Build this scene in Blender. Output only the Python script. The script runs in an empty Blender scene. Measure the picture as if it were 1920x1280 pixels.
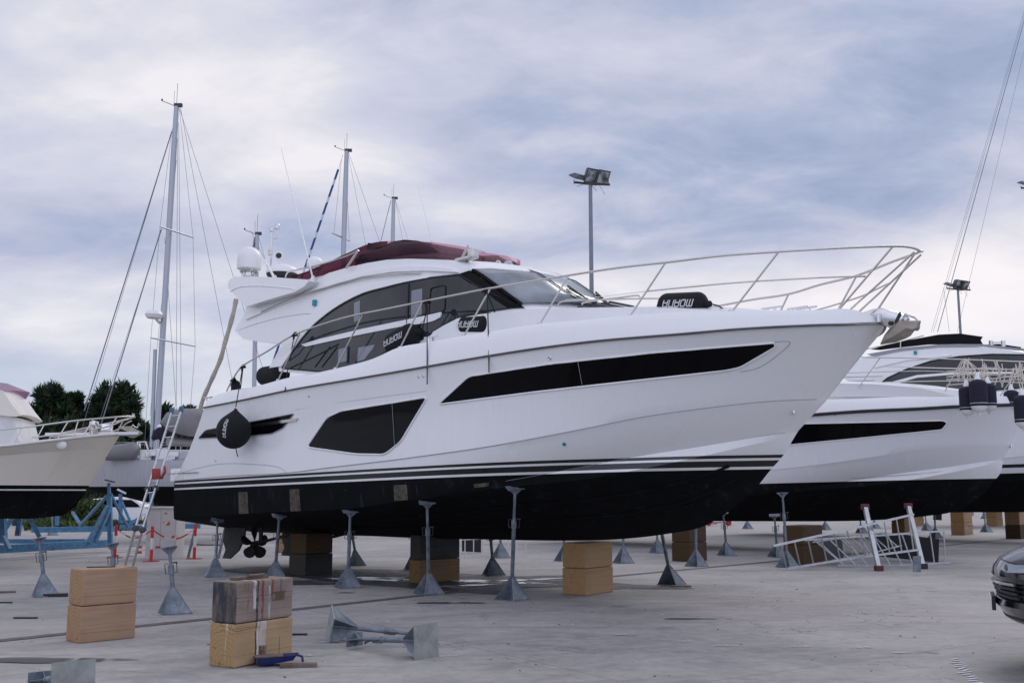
import bpy, bmesh, math, random
import numpy as np
from mathutils import Vector, Matrix
from mathutils.bvhtree import BVHTree
from mathutils.geometry import delaunay_2d_cdt, intersect_point_line
R = math.radians
random.seed(7)
SC = bpy.context.scene
COL = SC.collection

# ------------------------------------------------------------------ camera
F0, HY, EYE = 1950.0, 925.0, 1.6          # focal length (px of a 1920 wide frame), horizon row, eye height
PITCH = math.atan((HY - 640) / F0)
cam_d = bpy.data.cameras.new('camera')
cam = bpy.data.objects.new('camera', cam_d); COL.objects.link(cam)
cam.location = (0, 0, EYE); cam.rotation_euler = (math.pi/2 + PITCH, 0, 0)
cam_d.sensor_width = 36.0; cam_d.lens = 36.0 * F0 / 1920.0
cam_d.clip_start = 0.1; cam_d.clip_end = 4000
SC.camera = cam

# ------------------------------------------------------------------ colour management
SC.view_settings.view_transform = 'Standard'
SC.view_settings.look = 'None'
SC.view_settings.exposure = 0.13
SC.view_settings.gamma = 1.0
SUN_EL, SUN_AZ = R(42), R(35)             # azimuth measured from +Y towards +X

# ------------------------------------------------------------------ node helper
class NT:
    def __init__(s, tree): s.t = tree; s.n = tree.nodes; s.l = tree.links
    def new(s, typ, **kw):
        n = s.n.new(typ)
        for k, v in kw.items(): setattr(n, k, v)
        return n
    def setin(s, node, idx, v):
        if isinstance(v, bpy.types.NodeSocket): s.l.new(v, node.inputs[idx])
        elif v is not None: node.inputs[idx].default_value = v
    def math(s, op, a, b=None, c=None, clamp=False):
        n = s.new('ShaderNodeMath', operation=op, use_clamp=clamp)
        s.setin(n, 0, a); s.setin(n, 1, b); s.setin(n, 2, c)
        return n.outputs[0]
    def mix(s, fac, a, b, blend='MIX'):
        n = s.new('ShaderNodeMix', data_type='RGBA', blend_type=blend)
        s.setin(n, 0, fac); s.setin(n, 6, a if not isinstance(a, tuple) else (*a[:3], 1)); s.setin(n, 7, b if not isinstance(b, tuple) else (*b[:3], 1))
        return n.outputs[2]
    def noise(s, vec, scale, detail=4, rough=.55, dist=0, dim='3D'):
        n = s.new('ShaderNodeTexNoise', noise_dimensions=dim)
        s.setin(n, 'Vector', vec); n.inputs['Scale'].default_value = scale
        n.inputs['Detail'].default_value = detail; n.inputs['Roughness'].default_value = rough
        n.inputs['Distortion'].default_value = dist
        return n.outputs['Fac']
    def ramp(s, fac, stops, interp='LINEAR'):
        n = s.new('ShaderNodeValToRGB'); n.color_ramp.interpolation = interp
        e = n.color_ramp.elements
        while len(e) > 1: e.remove(e[0])
        e[0].position = stops[0][0]; e[0].color = (*stops[0][1][:3], 1) if isinstance(stops[0][1], tuple) else (stops[0][1],)*3+(1,)
        for p, c in stops[1:]:
            x = e.new(p); x.color = (*c[:3], 1) if isinstance(c, tuple) else (c, c, c, 1)
        s.setin(n, 0, fac)
        return n.outputs[0]
    def mapping(s, vec, scale=(1, 1, 1), rot=(0, 0, 0), loc=(0, 0, 0)):
        n = s.new('ShaderNodeMapping'); s.setin(n, 0, vec)
        n.inputs['Scale'].default_value = scale; n.inputs['Rotation'].default_value = rot; n.inputs['Location'].default_value = loc
        return n.outputs[0]
    def sep(s, vec):
        n = s.new('ShaderNodeSeparateXYZ'); s.setin(n, 0, vec); return n.outputs
    def comb(s, x, y, z=0.0):
        n = s.new('ShaderNodeCombineXYZ'); s.setin(n, 0, x); s.setin(n, 1, y); s.setin(n, 2, z); return n.outputs[0]
    def bump(s, h, strength=.3, dist=.01):
        n = s.new('ShaderNodeBump'); s.setin(n, 'Height', h); n.inputs['Strength'].default_value = strength
        n.inputs['Distance'].default_value = dist; return n.outputs[0]

# ------------------------------------------------------------------ world: physical sky under a broken cloud deck
world = bpy.data.worlds.new('World'); SC.world = world; world.use_nodes = True
w = NT(world.node_tree); w.n.clear()
out = w.new('ShaderNodeOutputWorld')
sky = w.new('ShaderNodeTexSky', sky_type='NISHITA', sun_disc=False, sun_elevation=SUN_EL, sun_rotation=SUN_AZ)
sky.air_density = 1.0; sky.dust_density = 2.0; sky.ozone_density = 2.0
tc = w.new('ShaderNodeTexCoord'); D = tc.outputs['Generated']
dx, dy, dz = w.sep(D)
az = w.math('ARCTAN2', dx, dy)                     # 0 ahead, positive to the right
hl = w.math('SQRT', w.math('ADD', w.math('MULTIPLY', dx, dx), w.math('MULTIPLY', dy, dy)))
el = w.math('ARCTAN2', dz, hl)
zz = w.math('ADD', w.math('MAXIMUM', dz, 0.0), 0.34)
P = w.comb(w.math('DIVIDE', dx, zz), w.math('DIVIDE', dy, zz), 0.0)
n_big = w.noise(w.mapping(P, (1.0, 1.2, 1), loc=(3.1, 7.7, 0)), 0.9, 3, .5, .3)
n_mid = w.noise(w.mapping(P, (1.0, 1.35, 1), rot=(0, 0, .35), loc=(1.3, 2.7, 0)), 2.1, 6, .56, .25)
n_fin = w.noise(w.mapping(D, (1, 1, 2.6)), 9.0, 7, .6, .2)
def blob(a0, e0, ra, re, tilt=0.0):
    a = w.math('SUBTRACT', az, a0); e = w.math('SUBTRACT', el, e0)
    a2 = w.math('ADD', w.math('MULTIPLY', a, math.cos(tilt)), w.math('MULTIPLY', e, math.sin(tilt)))
    e2 = w.math('SUBTRACT', w.math('MULTIPLY', e, math.cos(tilt)), w.math('MULTIPLY', a, math.sin(tilt)))
    q = w.math('ADD', w.math('POWER', w.math('ABSOLUTE', w.math('DIVIDE', a2, ra)), 2.0),
               w.math('POWER', w.math('ABSOLUTE', w.math('DIVIDE', e2, re)), 2.0))
    return w.math('EXPONENT', w.math('MULTIPLY', q, -1.0))
# cloud thickness field: shaded bellies of the deck
n_tx = w.noise(w.mapping(P, (1.0, 1.7, 1), rot=(0, 0, .30), loc=(5.3, 1.7, 0)), 4.2, 8, .58, .5)
dark = w.math('MULTIPLY', w.math('SUBTRACT', n_mid, .5), 1.15)
dark = w.math('ADD', dark, w.math('MULTIPLY', w.math('SUBTRACT', n_big, .5), .45))
bl_ = None
for amp, a0, e0, ra, re, tl in ((.44, .22, .285, .23, .075, -.10), (.40, .02, .350, .22, .060, -.32), (.30, -.40, .225, .10, .026, .1),
                                (.34, .38, .345, .19, .080, .1), (.38, -.17, .245, .09, .026, .1), (.30, -.08, .47, .16, .03, -.1), (.30, .02, .235, .16, .022, .0), (.25, .30, .44, .2, .04, -.2), (.2, -.3, .17, .15, .012, 0),
                                (-.42, .36, .165, .24, .055, .28), (-.30, -.33, .38, .20, .09, 0), (-.36, -.03, .272, .12, .025, .1),
                                (-.35, -.42, .155, .14, .03, 0), (-.28, .10, .205, .14, .025, .1), (-.22, -.15, .33, .12, .03, .2)):
    t_ = w.math('MULTIPLY', blob(a0, e0, ra, re, tl), amp)
    bl_ = t_ if bl_ is None else w.math('ADD', bl_, t_)
dark = w.math('ADD', dark, w.math('MULTIPLY', bl_, w.math('ADD', w.math('MULTIPLY', n_tx, 1.3), .28)))
dark = w.math('ADD', dark, w.math('MULTIPLY', w.math('SUBTRACT', n_tx, .5), .85))
dark = w.math('ADD', dark, w.math('MULTIPLY', w.math('SUBTRACT', n_fin, .5), .50))
dk = w.math('ADD', w.math('MULTIPLY', dark, .80), .33, clamp=True)
cl = w.ramp(dk, [(0.0, (.87, .85, .88)), (.22, (.69, .695, .79)), (.45, (.55, .58, .72)), (.7, (.41, .47, .64)), (1.0, (.30, .37, .54))])
warm = w.math('MULTIPLY', blob(.30, .15, .34, .06, .1), .8)
cl = w.mix(w.math('MULTIPLY', warm, w.math('SUBTRACT', 1.0, dk)), cl, (1.02, .95, .95))
# blue gaps low over the horizon on the left
gap = w.math('ADD', w.math('MULTIPLY', w.math('SUBTRACT', w.noise(w.mapping(D, (1, 1, 5.5)), 4.5, 6, .55, .2), .5), 3.0), .2)
lowm = w.ramp(el, [(0.0, .9), (.07, 1.0), (.13, .55), (.19, 0.0)])
gap = w.math('MULTIPLY', w.math('ADD', gap, .35, clamp=True), lowm)
skyb = w.mix(1.0, sky.outputs[0], (.1, .1, .1), 'MULTIPLY')
blue = w.mix(.55, skyb, (.58, .70, .86))
final = w.mix(w.math('MULTIPLY', gap, .85), cl, blue)
back = w.math('MULTIPLY', dy, -1.3, clamp=True)                 # added fill: sky behind the camera brightened and bluish for the hull side
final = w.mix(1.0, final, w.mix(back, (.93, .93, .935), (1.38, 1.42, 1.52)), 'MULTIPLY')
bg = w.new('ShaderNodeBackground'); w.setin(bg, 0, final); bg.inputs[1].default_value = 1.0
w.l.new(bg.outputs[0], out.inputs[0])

sun_d = bpy.data.lights.new('sun', 'SUN'); sun_d.energy = 0.9; sun_d.angle = R(26); sun_d.color = (1, .96, .9)
sun = bpy.data.objects.new('sun', sun_d); COL.objects.link(sun)
sv = Vector((math.sin(SUN_AZ)*math.cos(SUN_EL), math.cos(SUN_AZ)*math.cos(SUN_EL), math.sin(SUN_EL)))
sun.rotation_euler = sv.to_track_quat('Z', 'Y').to_euler()

# ------------------------------------------------------------------ pixel rays and frames
CF = Vector((0, math.cos(PITCH), math.sin(PITCH))); CU = Vector((0, -math.sin(PITCH), math.cos(PITCH))); CR = Vector((1, 0, 0))
CO = Vector((0, 0, EYE))
def ray(px, py): return CF + CR*((px-960)/F0) - CU*((py-640)/F0)
def G(px, py, z=0.0):
    r = ray(px, py); k = (z-EYE)/r.z; return CO + r*k
def AT(px, py, y):                      # the point of a pixel's ray that stands y metres ahead
    r = ray(px, py); return CO + r*(y/r.y)
class Frame:
    def __init__(s, x, y, deg, sc=(1, 1, 1)):
        s.M = Matrix.Translation((x, y, 0)) @ Matrix.Rotation(R(deg), 4, 'Z'); s.I = s.M.inverted()
        s.C = s.I @ CO; s.x, s.y, s.deg = x, y, deg
    def ray(s, px, py): return s.I.to_3x3() @ ray(px, py)
    def on(s, px, py, b):               # local point of the pixel on the starboard surface  -y = b(x, z)
        r = s.ray(px, py); f = b if callable(b) else (lambda x, z: b)
        def g(k): p = s.C + r*k; return -p.y - f(p.x, p.z)
        k = 4.0
        while g(k) > 0 and k < 90: k += .1
        a, c = k-.1, k
        for _ in range(24):
            m = (a+c)/2
            if g(m) > 0: a = m
            else: c = m
        return s.C + r*c
    def w(s, p): return s.M @ Vector(p)

# ------------------------------------------------------------------ mesh helper
class M:
    def __init__(s): s.v = []; s.f = []
    def add(s, vs, fs):
        o = len(s.v); s.v += [Vector(p) for p in vs]; s.f += [[i+o for i in f] for f in fs]; return s
    def box(s, c, size, rz=0, mat=None):
        x, y, z = size[0]/2, size[1]/2, size[2]/2
        vs = [Vector((a*x, b*y, d*z)) for a in (-1, 1) for b in (-1, 1) for d in (-1, 1)]
        m = (mat or Matrix.Rotation(rz, 3, 'Z'))
        vs = [m @ p + Vector(c) for p in vs]
        return s.add(vs, [(0, 1, 3, 2), (4, 6, 7, 5), (0, 4, 5, 1), (2, 3, 7, 6), (0, 2, 6, 4), (1, 5, 7, 3)])
    def beam(s, a, b, wd, h, up=(0, 0, 1)):            # rectangular bar from a to b
        a, b = Vector(a), Vector(b); d = (b-a).normalized(); sd = d.cross(Vector(up))
        if sd.length < 1e-4: sd = d.cross(Vector((1, 0, 0)))
        sd.normalize(); u = sd.cross(d)
        vs = [p + sd*(x*wd/2) + u*(y*h/2) for p in (a, b) for x, y in ((-1, -1), (1, -1), (1, 1), (-1, 1))]
        return s.add(vs, [(0, 1, 2, 3), (7, 6, 5, 4), (0, 4, 5, 1), (1, 5, 6, 2), (2, 6, 7, 3), (3, 7, 4, 0)])
    def tube(s, pts, r, n=8, cap=True):
        pts = [Vector(p) for p in pts]; rs = r if isinstance(r, (list, tuple)) else [r]*len(pts)
        prev = None; rings = []
        for i, p in enumerate(pts):
            d = (pts[min(i+1, len(pts)-1)] - pts[max(i-1, 0)]).normalized()
            if prev is None:
                a = d.cross(Vector((0, 0, 1)));  a = d.cross(Vector((1, 0, 0))) if a.length < 1e-3 else a
            else: a = prev - d*prev.dot(d)
            a.normalize(); prev = a; b = d.cross(a)
            rings.append([p + (a*math.cos(t)+b*math.sin(t))*rs[i] for t in (2*math.pi*k/n for k in range(n))])
        vs = [q for rg in rings for q in rg]; fs = []
        for i in range(len(pts)-1):
            for k in range(n): fs.append((i*n+k, i*n+(k+1) % n, (i+1)*n+(k+1) % n, (i+1)*n+k))
        if cap: fs += [tuple(range(n))[::-1], tuple((len(pts)-1)*n+k for k in range(n))]
        return s.add(vs, fs)
    def lathe(s, prof, c=(0, 0, 0), n=20, mat=None, sx=1, sy=1):   # prof: (r, z)
        m = mat or Matrix.Identity(3); vs = []; fs = []
        for r_, z_ in prof:
            for k in range(n):
                t = 2*math.pi*k/n; vs.append(m @ Vector((r_*sx*math.cos(t), r_*sy*math.sin(t), z_)) + Vector(c))
        for i in range(len(prof)-1):
            for k in range(n): fs.append((i*n+k, i*n+(k+1) % n, (i+1)*n+(k+1) % n, (i+1)*n+k))
        fs += [tuple(range(n))[::-1], tuple((len(prof)-1)*n+k for k in range(n))]
        return s.add(vs, fs)
    def grid(s, rows):                                   # loft rows of equal length
        n = len(rows[0]); vs = [p for rw in rows for p in rw]; fs = []
        for i in range(len(rows)-1):
            for j in range(n-1): fs.append((i*n+j, i*n+j+1, (i+1)*n+j+1, (i+1)*n+j))
        return s.add(vs, fs)
    def prism(s, poly, ext):                             # closed 3-D polygon extruded by a vector
        n = len(poly); e = Vector(ext); p = [Vector(q) for q in poly]
        return s.add(p + [q+e for q in p], [tuple(range(n))[::-1], tuple(range(n, 2*n))] + [(i, (i+1) % n, (i+1) % n+n, i+n) for i in range(n)])
    def build(s, name, mat, parent=None, smooth=None, weld=False, bevel=0):
        me = bpy.data.meshes.new(name); me.from_pydata([tuple(p) for p in s.v], [], [tuple(f) for f in s.f]); me.update()
        bm = bmesh.new(); bm.from_mesh(me)
        if weld: bmesh.ops.remove_doubles(bm, verts=bm.verts, dist=1e-4 if weld is True else weld)
        bmesh.ops.dissolve_degenerate(bm, dist=1e-6, edges=bm.edges)
        bmesh.ops.recalc_face_normals(bm, faces=bm.faces)
        if bevel:
            eds = [e for e in bm.edges if len(e.link_faces) == 2 and e.calc_face_angle(0) > .5]
            bmesh.ops.bevel(bm, geom=eds, offset=bevel, segments=2, affect='EDGES', profile=.6, clamp_overlap=True)
        bm.to_mesh(me); bm.free()
        if smooth:
            me.shade_smooth(); me.set_sharp_from_angle(angle=R(smooth))
        o = bpy.data.objects.new(name, me); COL.objects.link(o)
        me.materials.append(mat)
        if parent is not None: o.parent = parent
        return o
def mir(pts): return [Vector((p.x, -p.y, p.z)) for p in pts]
def tag(o, label=None, cat=None, group=None, kind=None):
    if label: o['label'] = label
    if cat: o['category'] = cat
    if group: o['group'] = group
    if kind: o['kind'] = kind
    return o
def empty(name, loc, rz=0.0, label=None, cat=None, group=None):
    o = bpy.data.objects.new(name, None); COL.objects.link(o); o.location = loc; o.rotation_euler = (0, 0, rz)
    o.empty_display_size = .2
    return tag(o, label, cat, group)
def copy_tree(o, parent=None):
    c = o.copy(); COL.objects.link(c); c.parent = parent
    for ch in [x for x in bpy.data.objects if x.parent == o]: copy_tree(ch, c)
    return c
def catmull(pts, n=8, closed=False):
    pts = [Vector(p) for p in pts]; m = len(pts); out = []
    for i in range(m if closed else m-1):
        p0 = pts[(i-1) % m] if closed else pts[max(i-1, 0)]; p1 = pts[i]; p2 = pts[(i+1) % m]
        p3 = pts[(i+2) % m] if closed else pts[min(i+2, m-1)]
        for k in range(n):
            t = k/n
            out.append(.5*((2*p1)+(p2-p0)*t+(2*p0-5*p1+4*p2-p3)*t*t+(3*p1-p0-3*p2+p3)*t**3))
    if not closed: out.append(pts[-1])
    return out
def herm(xs, ys, x):                                      # smooth 1-D interpolation
    xs = np.array(xs, float); ys = np.array(ys, float); o = np.argsort(xs); xs, ys = xs[o], ys[o]
    d = np.gradient(ys, xs); x = np.asarray(x, float); i = np.clip(np.searchsorted(xs, x)-1, 0, len(xs)-2)
    h = xs[i+1]-xs[i]; t = (x-xs[i])/h
    v = (2*t**3-3*t**2+1)*ys[i]+(t**3-2*t**2+t)*h*d[i]+(-2*t**3+3*t**2)*ys[i+1]+(t**3-t**2)*h*d[i+1]
    lin = np.where(x < xs[0], ys[0]+d[0]*(x-xs[0]), np.where(x > xs[-1], ys[-1]+d[-1]*(x-xs[-1]), v))
    return lin
def inside(p, poly):
    c = False; x, y = p; n = len(poly); j = n-1
    for i in range(n):
        xi, yi = poly[i]; xj, yj = poly[j]
        if (yi > y) != (yj > y) and x < (xj-xi)*(y-yi)/(yj-yi)+xi: c = not c
        j = i
    return c
def fill(poly, step):                                     # triangulate a 2-D outline with inner points
    n = len(poly); pts = [Vector(p) for p in poly]; xs = [p[0] for p in poly]; ys = [p[1] for p in poly]
    x = min(xs)+step/2
    while x < max(xs):
        y = min(ys)+step/2
        while y < max(ys):
            if inside((x, y), poly):
                q = Vector((x, y)); ok = True
                for i in range(n):
                    a, b = pts[i], pts[(i+1) % n]; c, f = intersect_point_line(q, a, b)[:2]
                    f = min(1, max(0, f)); c2 = a+(b-a)*f
                    if (q-Vector(c2[:2])).length < step*.45: ok = False; break
                if ok: pts.append(q)
            y += step
        x += step
    r = delaunay_2d_cdt(pts, [(i, (i+1) % n) for i in range(n)], [], 1, 1e-7)
    return r[0], r[2]
def roundpoly(poly, r, n=5):                              # round the corners of a 2-D outline by r
    out = []; m = len(poly)
    for i in range(m):
        a, b, c = Vector(poly[i-1]), Vector(poly[i]), Vector(poly[(i+1) % m])
        d1, d2 = (a-b), (c-b); q = min(r, d1.length*.45, d2.length*.45)
        p, s_ = b+d1.normalized()*q, b+d2.normalized()*q
        for k in range(n+1):
            t = k/n; out.append((p*(1-t)**2+b*2*t*(1-t)+s_*t*t))
    return [tuple(p) for p in out]

# ------------------------------------------------------------------ materials
def mat(name, col=(.5, .5, .5), rough=.5, metal=0.0, coat=0.0, spec=.5, **kw):
    m = bpy.data.materials.new(name); m.use_nodes = True; t = NT(m.node_tree)
    b = t.n['Principled BSDF']; b.inputs['Base Color'].default_value = (*col, 1)
    b.inputs['Roughness'].default_value = rough; b.inputs['Metallic'].default_value = metal
    b.inputs['Coat Weight'].default_value = coat; b.inputs['Coat Roughness'].default_value = .08
    b.inputs['Specular IOR Level'].default_value = spec
    for k, v in kw.items(): b.inputs[k].default_value = v
    return m, t, b
def vary(t, b, col, amt=.12, scale=3.0, rough=None, bump=0.0, bscale=None, det=6, stretch=(1, 1, 1), dark=None):
    oc = t.new('ShaderNodeTexCoord').outputs['Object']; v = t.mapping(oc, stretch)
    n = t.noise(v, scale, det, .6)
    lo = dark or tuple(c*(1-amt) for c in col); hi = tuple(min(1, c*(1+amt)) for c in col)
    t.setin(b, 'Base Color', t.ramp(n, [(.3, lo), (.7, hi)]))
    if rough: t.setin(b, 'Roughness', t.ramp(n, [(.3, rough[0]), (.7, rough[1])]))
    if bump: t.setin(b, 'Normal', t.bump(t.noise(v, bscale or scale*6, 5, .6), bump, .01))
def simple(name, col, rough=.5, metal=0, coat=0, amt=.1, scale=4, **k):
    m, t, b = mat(name, col, rough, metal, coat); vary(t, b, col, amt, scale, **k); return m

MT = {}
def gel(name, col, streak=.05):
    m, t, b = mat(name, col, .22, 0, .35)
    oc = t.new('ShaderNodeTexCoord').outputs['Object']
    st = t.noise(t.mapping(oc, (5, 5, .35)), 3.0, 5, .6); cl_ = t.noise(oc, .7, 3, .5)
    f = t.math('MULTIPLY', t.ramp(st, [(.45, 0.0), (.75, 1.0)]), cl_)
    t.setin(b, 'Base Color', t.mix(f, tuple(col), tuple(c*(1-streak*4) for c in col)))
    t.setin(b, 'Roughness', t.ramp(cl_, [(.3, .18), (.7, .32)]))
    return m
MT['white'] = gel('white gelcoat', (.83, .83, .84), .02)
MT['white2'] = gel('white superstructure', (.86, .86, .87), .012)
MT['cream'] = gel('cream gelcoat', (.76, .71, .62), .008)
MT['greyhull'] = gel('grey aluminium hull', (.42, .42, .45), .08)
MT['soffit'] = simple('warm white lining', (.72, .68, .62), .5, amt=.04)
m, t, b = mat('black glass', (.003, .003, .004), .05, 0, 0, .12)
MT['glass_black'] = m
m, t, b = mat('tinted glass', (.03, .034, .045), .03, 0, 0, .6); 
oc = t.new('ShaderNodeTexCoord').outputs['Object']
t.setin(b, 'Base Color', t.ramp(t.noise(oc, .9, 2, .5), [(.4, (.012, .013, .018)), (.6, (.03, .033, .043))]))
MT['glass'] = m
m, t, b = mat('windshield glass', (.16, .19, .22), .14, 0, 0, .9)
oc = t.new('ShaderNodeTexCoord').outputs['Object']
t.setin(b, 'Base Color', t.ramp(t.noise(t.mapping(oc, (1, 1, 1), rot=(0, .5, .6)), 1.2, 3, .5), [(.35, (.10, .12, .14)), (.65, (.26, .30, .33))]))
MT['glass_ws'] = m
MT['pane'] = mat('seen-through pane', (.22, .24, .28), .05, 0, 0, .5)[0]
MT['curtain'] = simple('dark curtain', (.07, .075, .09), .8, amt=.2, stretch=(8, 8, 1))
MT['steel'] = mat('stainless steel', (.60, .60, .60), .22, 1.0)[0]
MT['rail'] = mat('rail steel', (.62, .60, .57), .30, .85)[0]
MT['chrome'] = mat('polished steel', (.75, .75, .76), .10, 1.0)[0]
MT['black'] = simple('black plastic', (.012, .012, .014), .5, amt=.3)
MT['rubber'] = simple('grey rubber', (.25, .24, .24), .5, amt=.2)
MT['line'] = mat('seam grey', (.30, .30, .33), .5)[0]
MT['seam'] = mat('shaded seam', (.36, .36, .39), .5)[0]
MT['dkline'] = mat('dark seam', (.03, .03, .035), .5)[0]
MT['rope'] = simple('black rope', (.01, .01, .012), .9, amt=.3)
MT['wrope'] = simple('white rope', (.62, .57, .50), .9, amt=.2, scale=30)
MT['fabric'] = simple('black fender cover', (.009, .009, .011), .95, amt=.4, scale=30, bump=.4, bscale=120)
MT['navyfab'] = simple('navy fender cover', (.018, .016, .035), .95, amt=.4, scale=30, bump=.4, bscale=120)
MT['letter'] = mat('white print', (.62, .62, .64), .7)[0]
MT['plastic_w'] = simple('white plastic', (.80, .80, .80), .4, amt=.03)
MT['teal'] = mat('teal lamp cover', (.01, .28, .34), .3)[0]
MT['cover'] = simple('burgundy canvas', (.045, .016, .025), .95, amt=.3, scale=2.2, bump=.15, bscale=4)
def tint(name, c):
    m = bpy.data.materials.new(name); m.use_nodes = True; t = NT(m.node_tree); t.n.clear()
    o = t.new('ShaderNodeOutputMaterial'); tr = t.new('ShaderNodeBsdfTransparent'); tr.inputs[0].default_value = (*c, 1)
    gl = t.new('ShaderNodeBsdfGlossy'); gl.inputs['Roughness'].default_value = .2; df = t.new('ShaderNodeBsdfDiffuse'); df.inputs[0].default_value = (*c, 1)
    m1 = t.new('ShaderNodeMixShader'); m1.inputs[0].default_value = .04; t.l.new(tr.outputs[0], m1.inputs[1]); t.l.new(df.outputs[0], m1.inputs[2])
    m2 = t.new('ShaderNodeMixShader'); m2.inputs[0].default_value = .04; t.l.new(m1.outputs[0], m2.inputs[1]); t.l.new(gl.outputs[0], m2.inputs[2])
    t.l.new(m2.outputs[0], o.inputs[0]); return m
MT['pink'] = tint('pink acrylic', (.90, .66, .72))
MT['plum'] = tint('plum acrylic', (.34, .13, .20))
MT['greycanvas'] = simple('grey canvas', (.20, .195, .205), .85, amt=.15, scale=2, bump=.5, bscale=6)
MT['bronze'] = simple('fouled bronze', (.015, .013, .011), .75, amt=.4, scale=14)
MT['greyfoul'] = simple('grey fouled metal', (.05, .048, .045), .85, amt=.3, scale=10)
# galvanised steel
m, t, b = mat('galvanised steel', (.35, .38, .42), .5, .35)
oc = t.new('ShaderNodeTexCoord').outputs['Object']
n1 = t.noise(oc, 7, 6, .65); n2 = t.noise(oc, 38, 4, .6)
c1 = t.ramp(n1, [(.3, (.08, .10, .12)), (.5, (.16, .19, .225)), (.75, (.28, .31, .345))])
sp = t.ramp(n2, [(.66, 0.0), (.74, 1.0)])
t.setin(b, 'Base Color', t.mix(t.math('MULTIPLY', sp, .7), c1, (.10, .085, .07)))
t.setin(b, 'Normal', t.bump(n2, .25, .004)); MT['galv'] = m
MT['plate'] = simple('galvanised plate', (.27, .29, .28), .6, .2, amt=.3, scale=6, bump=.2)
MT['darksteel'] = simple('dark painted steel', (.045, .045, .05), .6, .1, amt=.4, scale=8)
MT['alu'] = simple('ladder aluminium', (.50, .51, .53), .38, .75, amt=.15, scale=12)
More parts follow.
